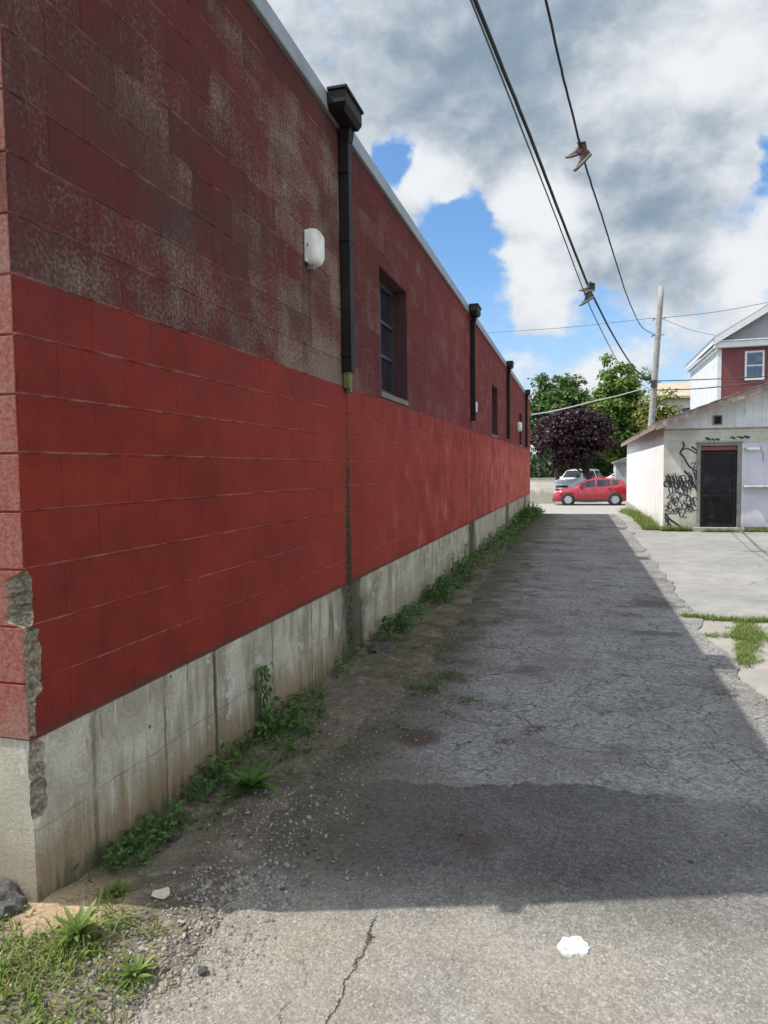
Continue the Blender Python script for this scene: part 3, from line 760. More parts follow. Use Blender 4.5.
GX, GY = 2.01, 19.17
def build_garage():
    B = root('garage', (GX, GY, 0), 'low gabled garage with white side wall, graffiti and a dark door on the right', 'garage')
    GW, GL = 10.2, 14.9; xr = GX + GW; yb = GY + GL
    ridge_x = GX + GW / 2; rz = lambda x: 2.70 + .352 * (min(x, 2 * ridge_x - x) - GX)      # underside of roof
    # side walls
    m = MB(); m.box(GX, GX + .2, GY + .004, yb, -.9, 2.66); m.build('side_wall', M_WHITEW, B, bevel=.006)
    m = MB(); m.box(xr - .2, xr, GY + .004, yb, -.9, 2.66); m.build('side_wall', M_WHITEW, B)
    # front of blocks with the door opening
    d0, d1, dz = 2.86, 3.72, 2.12
    m = MB(); m.box(GX + .002, d0, GY, GY + .2, -.3, 2.535); m.box(d0, d1, GY, GY + .2, dz, 2.535); m.box(d1, xr, GY, GY + .2, -.3, 2.535); m.build('front_wall', M_CREAM, B)
    m = MB(); m.box(GX + .2, xr - .2, yb - .2, yb, -.9, 2.66); m.build('rear_wall', M_CREAM, B)
    g = MB(); g.prism([(GX + .003, GY - .012, 2.548), (xr, GY - .012, 2.548), (xr, GY - .012, rz(xr)), (ridge_x, GY - .012, rz(ridge_x)), (GX + .003, GY - .012, rz(GX))], (0, .10, 0)); gb = g.build('gable', M_BAND, B)
    g2 = MB(); g2.prism([(GX, yb - .1, 2.662), (xr, yb - .1, 2.662), (xr, yb - .1, rz(xr)), (ridge_x, yb - .1, rz(ridge_x)), (GX, yb - .1, rz(GX))], (0, .09, 0)); g2.build('gable', M_BAND, B)
    m = MB(); m.box(GX + .01, xr, GY - .025, GY - .002, 2.515, 2.546); m.build('drip_board', M_FASCIA, B)
    # square vent with frame
    v = MB(); v.box(3.14, 3.36, GY - .04, GY - .013, 2.62, 2.86); vo = v.build('vent', M_DOORFR, gb, bevel=.006)
    v = MB(); v.box(3.175, 3.325, GY - .044, GY - .0405, 2.65, 2.83); v.build('vent_opening', M_BLACKDOOR, vo)
    # roof: two slabs with overhang, ragged shingles
    th = .10; of = .48; oe = .22
    nrm = math.sqrt(1 + .352 ** 2)
    for sgn in (1, -1):
        def X(u): return GX - oe + u if sgn > 0 else xr + oe - u
        run = GW / 2 + oe
        deck = MB()
        z0 = 2.71 - .352 * oe; z1 = z0 + .352 * run
        deck.prism([(X(0), GY - of, z0), (X(run), GY - of, z1), (X(run), GY - of, z1 + .05), (X(0), GY - of, z0 + .05)], (0, GL + of + .3, 0))
        deck.build('roof_deck', M_SOFF, B)
        sh = MB(); rows = 17; ny = 60
        for r in range(rows):
            ua, ub = run * r / rows - .03, run * (r + 1) / rows + .05
            za = z0 + .352 * ua + .082; zb_ = z0 + .352 * ub + .066
            y = GY - of - .05
            while y < yb + .33:
                w = R_(.22, .36); y2 = min(y + w, yb + .34)
                ja, jz = R_(-.03, .02) if r == 0 else R_(-.012, .012), R_(-.004, .006)
                if r == 0 and random.random() < .12: ja += .08
                yy0 = y + (R_(-.02, .03) if y < GY - of else 0)
                sh.add([(X(ua + ja), yy0, za + jz - .018), (X(ub), yy0, zb_ + jz - .018), (X(ub), y2 - .006, zb_ - .018 + jz), (X(ua + ja), y2 - .006, za - .018 + jz),
                        (X(ua + ja), yy0, za + jz), (X(ub), yy0, zb_ + jz), (X(ub), y2 - .006, zb_ + jz), (X(ua + ja), y2 - .006, za + jz)],
                       [(3, 2, 1, 0), (4, 5, 6, 7), (0, 1, 5, 4), (1, 2, 6, 5), (2, 3, 7, 6), (3, 0, 4, 7)])
                y = y2
        sh.build('shingles', M_SHINGLE, B)
        fa = MB(); dz0 = -.125
        fa.prism([(X(-.01), GY - of - .028, z0 + dz0), (X(run + .01), GY - of - .028, z1 + dz0 + .004), (X(run + .01), GY - of - .028, z1 + .055), (X(-.01), GY - of - .028, z0 + .052)], (0, .026, 0))
        fa.build('rake_board', M_FASCIA, B, bevel=.004)
        ea = MB(); ea.box(min(X(-.024), X(-.002)), max(X(-.024), X(-.002)), GY - of, yb + .3, z0 - .09, z0 + .045); ea.build('eave_board', M_FASCIA, B)
    # door
    f = MB(); f.box(d0 - .07, d0 + .012, GY - .03, GY + .1, .02, dz + .07); f.box(d1 - .012, d1 + .07, GY - .03, GY + .1, .02, dz + .07); f.box(d0 + .012, d1 - .012, GY - .03, GY + .1, dz - .012, dz + .07)
    f.box(d0 - .11, d1 + .11, GY - .05, GY - .031, dz + .045, dz + .085)
    dr = MB(); dr.box(d0 + .014, d1 - .014, GY + .05, GY + .09, .09, dz - .14); door = dr.build('door', M_BLACKDOOR, B)
    f.build('door_frame', M_DOORFR, door, bevel=.006)
    e = MB(); e.box(d0 + .014, d1 - .014, GY + .01, GY + .08, dz - .125, dz - .03); e.build('lintel_bar', M_REDBAR, door, bevel=.004)
    r = MB()
    for zc, h in ((.88, .07), (1.93, .05), (.13, .08)): r.box(d0 + .02, d1 - .02, GY + .032, GY + .0485, zc - h / 2, zc + h / 2)
    for xa in (d0 + .015, d1 - .095): r.box(xa, xa + .08, GY + .030, GY + .0485, .1, dz - .15)
    r.build('door_rails', simple('worn_black_rails', (.016, .015, .014), .6, 0, .4, 8, .2, (.055, .05, .045), .2), door, bevel=.004)
    h = MB(); h.tube([(d1 - .13, GY + .03, 1.0), (d1 - .13, GY - .03, 1.0), (d1 - .19, GY - .035, 1.0)], .012, 8); h.build('door_handle', M_DARKFR, door)
    s = MB(); s.box(d0 + .10, d1 - .10, GY + .0445, GY + .0487, .93, 1.9); s.build('pane', simple('dusty_black_panel', (.011, .010, .011), .55, 0, .6, 3, .2, (.04, .037, .035), .2), door)
    s = MB(); s.box(d0 - .15, d1 + .15, GY - .16, GY - .001, -.2, .085); s.build('doorstep', M_CONC, B, bevel=.012)
    # lavender sheet with shelf and floodlight
    p = MB(); p.box(d1 + .085, 6.2, GY - .035, GY - .002, .09, 2.16); pan = p.build('plywood_panel', M_LAV, B, bevel=.004)
    l = MB(); l.box(3.83, 6.1, GY - .27, GY - .037, 1.085, 1.12); l.build('shelf', M_BAND, pan, bevel=.005)
    l = MB(); l.box(3.86, 4.17, GY - .17, GY - .037, 1.985, 2.045); l.build('strip_lamp', M_WHITEPL, pan, bevel=.012)
    l = MB(); l.box(4.24, 4.36, GY - .07, GY - .037, 1.93, 2.09); l.box(4.28, 4.32, GY - .07, GY - .038, 1.7, 1.93); l.build('switch_box', M_LAV, pan, bevel=.006)
    # footing
    m = MB(); m.box(GX - .05, GX - .001, GY + .1, yb, -.9, .10); m.build('footing', M_CONC, B, bevel=.01)
    # spray-painted scribbles on the block front and over the door
    gfx = MB()
    def stroke(pts, w):
        P = [Vector((GX + .02 + a * .85, GY - .0035 - .0002 * (len(gfx.v) % 7), b)) for a, b in pts]
        Q = []
        for i in range(len(P) - 1):
            p0 = P[max(i - 1, 0)]; p1 = P[i]; p2 = P[i + 1]; p3 = P[min(i + 2, len(P) - 1)]
            for k in range(5):
                t = k / 5
                Q.append(.5 * ((2 * p1) + (p2 - p0) * t + (2 * p0 - 5 * p1 + 4 * p2 - p3) * t * t + (3 * p1 - p0 - 3 * p2 + p3) * t ** 3))
        Q.append(P[-1]); o = len(gfx.v)
        for i, q in enumerate(Q):
            tg = (Q[min(i + 1, len(Q) - 1)] - Q[max(i - 1, 0)]); tg = tg.normalized() if tg.length > 0 else Vector((1, 0, 0))
            nn = Vector((-tg.z, 0, tg.x)) * w * .5 * (.75 + .5 * abs(fb(i * .3, o * .1)))
            q = q.copy(); q.x = max(q.x, GX + .012)
            gfx.v += [tuple(q + nn), tuple(q - nn)]
        for i in range(len(Q) - 1): gfx.f.append((o + 2 * i, o + 2 * i + 1, o + 2 * i + 3, o + 2 * i + 2)); gfx.mi.append(0)
    # (a: 0..1 across the strip of wall left of the door, b: height)
    stroke([(.50, 2.22), (.54, 2.12), (.46, 2.0), (.44, 1.92), (.52, 1.86), (.62, 1.70), (.70, 1.60), (.82, 1.52), (.95, 1.46)], .055)
    stroke([(.46, 2.0), (.62, 2.06), (.78, 1.98), (.90, 1.92)], .035)
    stroke([(.74, 2.10), (.86, 2.02), (.92, 1.94)], .05)
    stroke([(.72, 1.66), (.86, 1.70), (.80, 1.58), (.92, 1.60)], .025)
    random.seed(77)
    for i in range(30):                                   # dense upper tag: tall slanting letters
        a = .02 + (i % 15) * .060 + R_(-.02, .02); b = R_(1.34, 1.52) - .16 * (i % 13) / 13
        stroke([(a, b), (a + R_(.02, .10), b - R_(.08, .16)), (a + R_(-.06, .10), b - R_(.16, .26)), (a + R_(.02, .16), b - R_(.22, .38))], R_(.02, .045))
    for i in range(7):
        a = R_(.05, .75); b = R_(1.15, 1.45) - .1 * a; r = R_(.05, .11)
        stroke([(a + r * math.cos(k * .95 + i), b + r * 1.1 * math.sin(k * .95 + i)) for k in range(6)], R_(.028, .042))
    stroke([(.55, 1.50), (.70, 1.34), (.84, 1.14), (.95, .92)], .06)
    stroke([(.20, 1.2), (.24, 1.02), (.22, .92)], .03); stroke([(.50, 1.16), (.56, .98), (.52, .88)], .03)
    for i in range(52):                                   # looping lower tag
        a = .08 + .80 * ((i * .7548776) % 1) + R_(-.03, .03); b = .62 + (.25 * (2 * ((i * .5698403) % 1) - 1) + R_(-.03, .03)) * math.sqrt(max(.12, 1 - ((a - .48) / .5) ** 2)); r = R_(.04, .085); n_ = random.randint(4, 7); q0 = R_(0, 6.28); e_ = R_(.7, 1.5); sk = R_(-.5, .5)
        stroke([(a + r * math.cos(k * .9 + q0) + sk * r * math.sin(k * .9 + q0), b + r * e_ * math.sin(k * .9 + q0)) for k in range(n_)], R_(.017, .028))
    stroke([(.06, .80), (.18, .92), (.40, .96), (.62, .90)], .022)
    stroke([(.03, .42), (.16, .28), (.32, .18), (.46, .08)], .06)
    stroke([(.04, .2), (.14, .32), (.1, .1)], .04); stroke([(.02, .34), (.10, .22), (.22, .10)], .05)
    gfx.build('graffiti', M_SPRAY, B)
    gf2 = MB()
    def tagline(x0, x1, z, w):
        n = 9; o = len(gf2.v)
        for i in range(n):
            xx = lerp(x0, x1, i / (n - 1)); zz = z + .022 * math.sin(i * 2.3) + R_(-.01, .01); hw = w * R_(.5, 1.1)
            gf2.v += [(xx, GY - .0045, zz - hw), (xx + .02, GY - .0045, zz + hw)]
        for i in range(n - 1): gf2.f.append((o + 2 * i, o + 2 * i + 2, o + 2 * i + 3, o + 2 * i + 1)); gf2.mi.append(0)
    tagline(3.0, 3.30, 2.27, .022); tagline(3.52, 3.98, 2.30, .028); tagline(2.96, 3.05, 2.3, .03)
    gf2.build('graffiti', M_SPRAY, B)
build_garage()

# ------------------------------------------------------------------ house behind, small far house
M_BRICKRED = m_siding('red_clapboard', (.145, .036, .038), (.175, .044, .046), .11, (.10, .035, .036))
M_WHITECLAP = m_siding('white_clapboard', (.50, .51, .52), (.59, .60, .60), .11, (.52, .5, .48))
M_TRIM = simple('white_trim', (.56, .56, .55), .6, 0, .06, 4)
M_GREYG = m_siding('grey_gable_boards', (.24, .24, .245), (.28, .28, .285), .11, (.18, .18, .18))
M_ROOFG = simple('grey_roofing', (.20, .205, .21), .85, 0, .15, 5, .3)
M_BLUEPANE = m_glass('blue_grey_pane', (.03, .05, .085), .05)
M_BEIGE = m_siding('beige_wall', (.55, .51, .42), (.62, .58, .49), 0, (.4, .36, .29))
M_TANROOF = simple('tan_roofing', (.36, .30, .22), .9, 0, .2, 4, .3)

def window_part(parent, x0, x1, z0, z1, y, fr=.09, mat=None, dep=.05):
    f = MB(); f.box(x0 - fr, x0, y - dep, y - .002, z0 - fr, z1 + fr); f.box(x1, x1 + fr, y - dep, y - .002, z0 - fr, z1 + fr)
    f.box(x0, x1, y - dep, y - .002, z1, z1 + fr); f.box(x0, x1, y - dep - .03, y - .002, z0 - fr, z0)
    zc = (z0 + z1) / 2; f.box(x0, x1, y - dep + .012, y - .012, zc - .03, zc + .03)
    w = f.build('window', mat or M_TRIM, parent)
    g = MB(); g.box(x0, x1, y - .02, y - .004, z0, zc - .03); g.box(x0, x1, y - .026, y - .008, zc + .03, z1); g.build('pane', M_BLUEPANE, w)

def build_house():
    hx0, hx1, hy0, hy1 = 6.42, 14.4, 38.0, 47.0; cz = 7.30; base = -.9
    B = root('clapboard_house', (hx0, hy0, gz(hy0)), 'tall house with red clapboard front, white side and grey gable behind the garage', 'house')
    rc = (hx0 + hx1) / 2; pit = .60; oh = .22
    m = MB(); m.box(hx0 + .05, hx1, hy0, hy0 + .2, base, cz); m.build('front_wall', M_BRICKRED, B)
    m = MB(); m.box(hx0, hx0 + .2, hy0 + .201, hy1, base, cz); m.build('side_wall', M_WHITECLAP, B)
    m = MB(); m.box(hx1 - .2, hx1, hy0 + .201, hy1, base, cz); m.box(hx0 + .2, hx1 - .2, hy1 - .2, hy1, base, cz); m.build('side_wall', M_WHITECLAP, B)
    m = MB(); m.box(hx0 - .02, hx0 + .16, hy0 - .02, hy0 - .001, base, cz); m.box(hx0 - .02, hx0 - .001, hy0, hy0 + .16, base, cz); m.build('corner_board', M_TRIM, B)
    m = MB(); m.box(hx0 - oh, hx1 + oh, hy0 - .32, hy0 - .03, cz + .02, cz + .30); m.box(hx0 - oh - .06, hx1 + oh + .06, hy0 - .38, hy0 - .03, cz + .302, cz + .36); m.build('cornice', M_TRIM, B, bevel=.02)
    m = MB(); m.prism([(hx0, hy0 + .02, cz + .01), (hx1, hy0 + .02, cz + .01), (hx1, hy0 + .02, cz + .35), (rc, hy0 + .02, cz + .35 + pit * (rc - hx0)), (hx0, hy0 + .02, cz + .35)], (0, .15, 0)); m.build('gable', M_GREYG, B)
    for sg in (1, -1):
        X = lambda u: (hx0 - oh - .05 + u) if sg > 0 else (hx1 + oh + .05 - u)
        run = rc - hx0 + oh + .05; za = cz + .22; zb = za + pit * run
        m = MB(); m.prism([(X(0), hy0 - .40, za + .16), (X(run), hy0 - .40, zb + .16), (X(run), hy0 - .40, zb + .30), (X(0), hy0 - .40, za + .30)], (0, hy1 - hy0 + .7, 0)); m.build('roof', M_ROOFG, B)
        m = MB(); m.prism([(X(.02), hy0 - .43, za - .06), (X(run), hy0 - .43, zb - .06), (X(run), hy0 - .43, zb + .26), (X(.02), hy0 - .43, za + .26)], (0, .026, 0)); m.build('rake_board', M_TRIM, B)
        m = MB(); xx = sorted((X(.0), X(.03))); m.box(xx[0], xx[1], hy0 - .38, hy1 + .28, za - .02, za + .158); m.build('eave_board', M_TRIM, B)
        m = MB(); xx = sorted((X(.031), X(oh + .04))); m.box(xx[0], xx[1], hy0 - .02, hy1, cz + .06, cz + .10); m.build('soffit', M_TRIM, B)
    window_part(B, 7.70, 8.38, 5.82, 7.04, hy0); window_part(B, 10.1, 10.8, 5.82, 7.04, hy0); window_part(B, 12.3, 13.0, 5.82, 7.04, hy0)
build_house()

def build_far_house():
    x0, x1, y0, y1 = 6.3, 14.0, 60.0, 68.0
    B = root('bungalow', (x0, y0, gz(y0)), 'small cream house with a tan roof seen far off between pole and red house', 'house')
    m = MB(); m.box(x0, x1, y0, y1, -1, 6.9); m.build('wall', M_BEIGE, B)
    m = MB(); m.prism([(x0 - .5, y0 - .6, 6.9), (x0 - .5, y0 - .6, 7.1), (x0 - .5, (y0 + y1) / 2, 8.6), (x0 - .5, (y0 + y1) / 2, 8.4)], (x1 - x0 + 1, 0, 0))
    m.prism([(x0 - .5, y1 + .6, 7.1), (x0 - .5, y1 + .6, 6.9), (x0 - .5, (y0 + y1) / 2 + .01, 8.4), (x0 - .5, (y0 + y1) / 2 + .01, 8.6)], (x1 - x0 + 1, 0, 0)); m.build('roof', M_TANROOF, B)
    window_part(B, x0 + 1.3, x0 + 2.2, 4.9, 6.2, y0, .12); window_part(B, x0 + 4.3, x0 + 5.2, 4.9, 6.2, y0, .12)
build_far_house()

# ------------------------------------------------------------------ low wall, hedge, shed at the far end
def build_far_end():
    m = MB(); m.box(-16, -1.55, 46.0, 46.3, -1.3, .93); o = m.build('retaining_wall', M_BEIGE, None, bevel=.02); tag(o, 'low cream wall at the end of the alley left of the parked cars', 'wall')
    cp = MB(); cp.box(-16, -1.53, 45.96, 46.34, .932, 1.0); cp.build('coping', M_CONC, o, bevel=.01)
    B = root('shed', (3.2, 52, gz(52)), 'pale grey shed corner behind the parked cars beside the white garage wall', 'shed')
    m = MB(); m.box(2.35, 5.5, 52, 56, -.8, 1.9); m.build('wall', m_siding('grey_shed_boards', (.42, .43, .44), (.5, .5, .51), .15, (.3, .3, .3)), B)
    m = MB(); m.prism([(2.2, 51.8, 1.9), (5.7, 51.8, 1.9), (5.7, 51.8, 2.0), (3.9, 51.8, 2.6), (2.2, 51.8, 2.0)], (0, 4.4, 0)); m.build('roof', M_ROOFG, B)
build_far_end()

# ------------------------------------------------------------------ foliage
def m_leaf(name, a, b, trans=.25, rough=.5, c3=None, tired=0):
    t, done = material(name)
    r = t.island(); p = t.obj()
    c = t.mix(r, a, b)
    if tired: c = t.mix(t.mul(t.ss(t.m('FRACT', t.mul(r, 9.7)), 1 - tired, 1 - tired + .03), .85), c, (.17, .135, .045))
    if c3: c = t.mix(t.ss(t.noise(p, 1.3, 3), .5, .68), c, c3)
    m = done(c, rough, None, 0, .3)
    bs = t.n['Principled BSDF']; out = t.n['Material Output']
    tr = t.new('BsdfTranslucent'); t.put(tr.inputs[0], t.val(c, 1.3))
    mx = t.new('MixShader'); mx.inputs[0].default_value = trans
    t.l.new(bs.outputs[0], mx.inputs[1]); t.l.new(tr.outputs[0], mx.inputs[2]); t.l.new(mx.outputs[0], out.inputs[0])
    return m
M_TREEG = m_leaf('maple_leaves', (.050, .105, .022), (.095, .165, .038), .3)
M_TREEY = m_leaf('locust_leaves', (.075, .135, .020), (.145, .215, .040), .35)
M_PURPLE = m_leaf('purple_plum_leaves', (.020, .010, .013), (.055, .024, .030), .12, .45)
M_HEDGE = m_leaf('hedge_leaves', (.022, .045, .016), (.05, .085, .03), .2)
M_YBUSH = m_leaf('yellow_green_leaves', (.11, .13, .02), (.19, .19, .04), .3)
M_WEED = m_leaf('weed_leaves', (.036, .095, .020), (.105, .185, .042), .3, .5, None, .07)
M_GRASS = m_leaf('grass_blades', (.085, .150, .028), (.20, .25, .06), .35, .5, None, .14)
M_DRYGR = m_leaf('dry_grass', (.22, .19, .07), (.20, .23, .055), .3)
M_BARK = simple('bark', (.075, .058, .045), .95, 0, .35, 9, .9)
M_BARKD = simple('dark_bark', (.030, .024, .022), .95, 0, .35, 9, .9)

def rand_dir():
    while True:
        v = Vector((R_(-1, 1), R_(-1, 1), R_(-1, 1)))
        if .05 < v.length < 1: return v.normalized()
def leaf_quad(mb, c, d, n, L, Wd):
    d = d.normalized(); s = d.cross(n)
    s = s.normalized() if s.length > 1e-4 else Vector((1, 0, 0)); up = s.cross(d)
    mb.add([c, c + d * L * .45 + s * Wd * .5 + up * L * .05, c + d * L, c + d * L * .45 - s * Wd * .5 + up * L * .05], [(0, 1, 2, 3)])
def tree(name, label, base, crown_c, crown_r, mat, bark, nclump, nleaf, lsize, trunk_r, seed, fork=.35, clump_r=.8, group=None):
    random.seed(seed)
    B = root(name, base, label, 'tree', group)
    base = Vector(base); cc = Vector(crown_c); rx, ry, rz = crown_r
    tr = MB(); fz = lerp(base.z, cc.z + rz * .2, fork + .2)
    top = Vector((cc.x, cc.y, cc.z + rz * .35))
    P = [base + Vector((0, 0, -.2))]
    for k in range(1, 7):
        t = k / 6; P.append(base.lerp(top, t) + Vector((.18 * fb(t * 2, seed), .18 * fb(t * 2, seed + 5), 0)) * min(1, t * 3))
    tr.tube(P, [trunk_r * (1.25 - .16 * 0)] + [trunk_r * (1 - .85 * k / 6) for k in range(1, 7)], 9)
    clumps = []
    for i in range(nclump):
        d = rand_dir(); k = R_(.35, 1.0) ** .6
        bulge = .76 + .50 * fb(d.x * 1.7 + seed, d.y * 1.7, d.z * 1.7, 3)
        c = cc + Vector((d.x * rx, d.y * ry, d.z * rz)) * k * bulge
        clumps.append(c)
    for c in clumps[::3]:
        j = random.randint(2, 5); a = P[j]; mid = a.lerp(c, .5) + Vector((R_(-.2, .2), R_(-.2, .2), R_(.0, .35)))
        tr.tube([a, mid, c], [trunk_r * .30, trunk_r * .18, trunk_r * .05], 5)
    tr.build('trunk', bark, B, True)
    cr = MB()
    for c in clumps:
        cs = clump_r * R_(.55, 1.25)
        for k in range(nleaf):
            d = rand_dir(); q = c + Vector((d.x, d.y, d.z * .7)) * cs * R_(.25, 1.0)
            n = (d + Vector((0, 0, .8)) + rand_dir() * .7).normalized()
            dd = (rand_dir() + d * .6 + Vector((0, 0, -.25))); leaf_quad(cr, q, dd - n * dd.dot(n), n, lsize * R_(.7, 1.3), lsize * R_(.45, .8))
    cr.build('crown', mat, B)
    return B
tree('maple_tree', 'tall dark green leafy tree behind the purple tree', (-2.1, 63, -.62), (-1.6, 62, 5.7), (4.3, 3.4, 4.3), M_TREEG, M_BARK, 200, 90, .36, .30, 11)
tree('locust_tree', 'bright yellow-green leafy tree left of the utility pole', (2.6, 58, -.62), (2.9, 58, 5.3), (3.35, 2.8, 4.8), M_TREEY, M_BARK, 260, 90, .32, .26, 12)
tree('plum_tree', 'dark purple leaved tree over the parked cars', (.82, 48.4, -.60), (-.52, 48.6, 3.75), (3.05, 2.6, 2.35), M_PURPLE, M_BARKD, 150, 80, .26, .24, 13, .1)
tree('sumac_tree', 'small yellowish green tree showing over the garage roof right of the pole', (5.0, 50, -.62), (5.15, 50, 4.5), (1.7, 1.4, 2.0), M_YBUSH, M_BARK, 55, 60, .28, .1, 14)
def hedge(name, label, x0, x1, y0, y1, z0, z1, mat, n, ls, seed):
    random.seed(seed); B = root(name, ((x0 + x1) / 2, (y0 + y1) / 2, z0), label, 'hedge')
    m = MB()
    for i in range(9):
        m = MB(); x = lerp(x0, x1, (i + .5) / 9); m.tube([(x, (y0 + y1) / 2, z0 - .1), (x + R_(-.2, .2), (y0 + y1) / 2, z1 - .3)], [.06, .02], 5)
        m.build('stem', M_BARKD, B)
    m = MB()
    for i in range(n):
        x, y = R_(x0, x1), R_(y0, y1); zt = z1 + .5 * fb(x * .8, y * .8, seed); z = lerp(z0, zt, R_(0, 1) ** .7)
        n_ = (rand_dir() + Vector((0, -.6, .7))).normalized(); d = rand_dir(); leaf_quad(m, Vector((x, y, z)), d - n_ * d.dot(n_), n_, ls * R_(.7, 1.3), ls * .6)
    m.build('foliage', mat, B)
hedge('hedge', 'dense dark hedge above the low cream wall under the trees', -14, 1.8, 66, 69, -.6, 2.8, M_HEDGE, 6000, .42, 3)
hedge('shrub_row', 'dark shrub bank behind the white parked cars below the green tree', 1.0, 7.5, 60.5, 63, -.6, 2.6, M_HEDGE, 3000, .36, 4)
hedge('yard_hedge', 'dark clipped hedge just behind the low cream wall', -14, -1.9, 47.2, 48.6, -.6, 1.9, M_HEDGE, 5000, .26, 5)
# far-off wood closing the view
def far_wood():
    random.seed(21); m = MB()
    for i in range(5200):
        x = R_(-150, 150); y = R_(150, 190); zt = 5 + 4.0 * fb(x * .05, 3) + 2.0 * fb(x * .25, 8)
        z = R_(-1, max(1, zt)); n_ = (rand_dir() + Vector((0, -1, .6))).normalized(); d = rand_dir()
        leaf_quad(m, Vector((x, y, z)), d - n_ * d.dot(n_), n_, 2.2 * R_(.7, 1.3), 1.8)
    o = m.build('distant_woods', M_TREEG); tag(o, 'dark far off line of trees closing the street', 'woods', None, 'stuff')
far_wood()

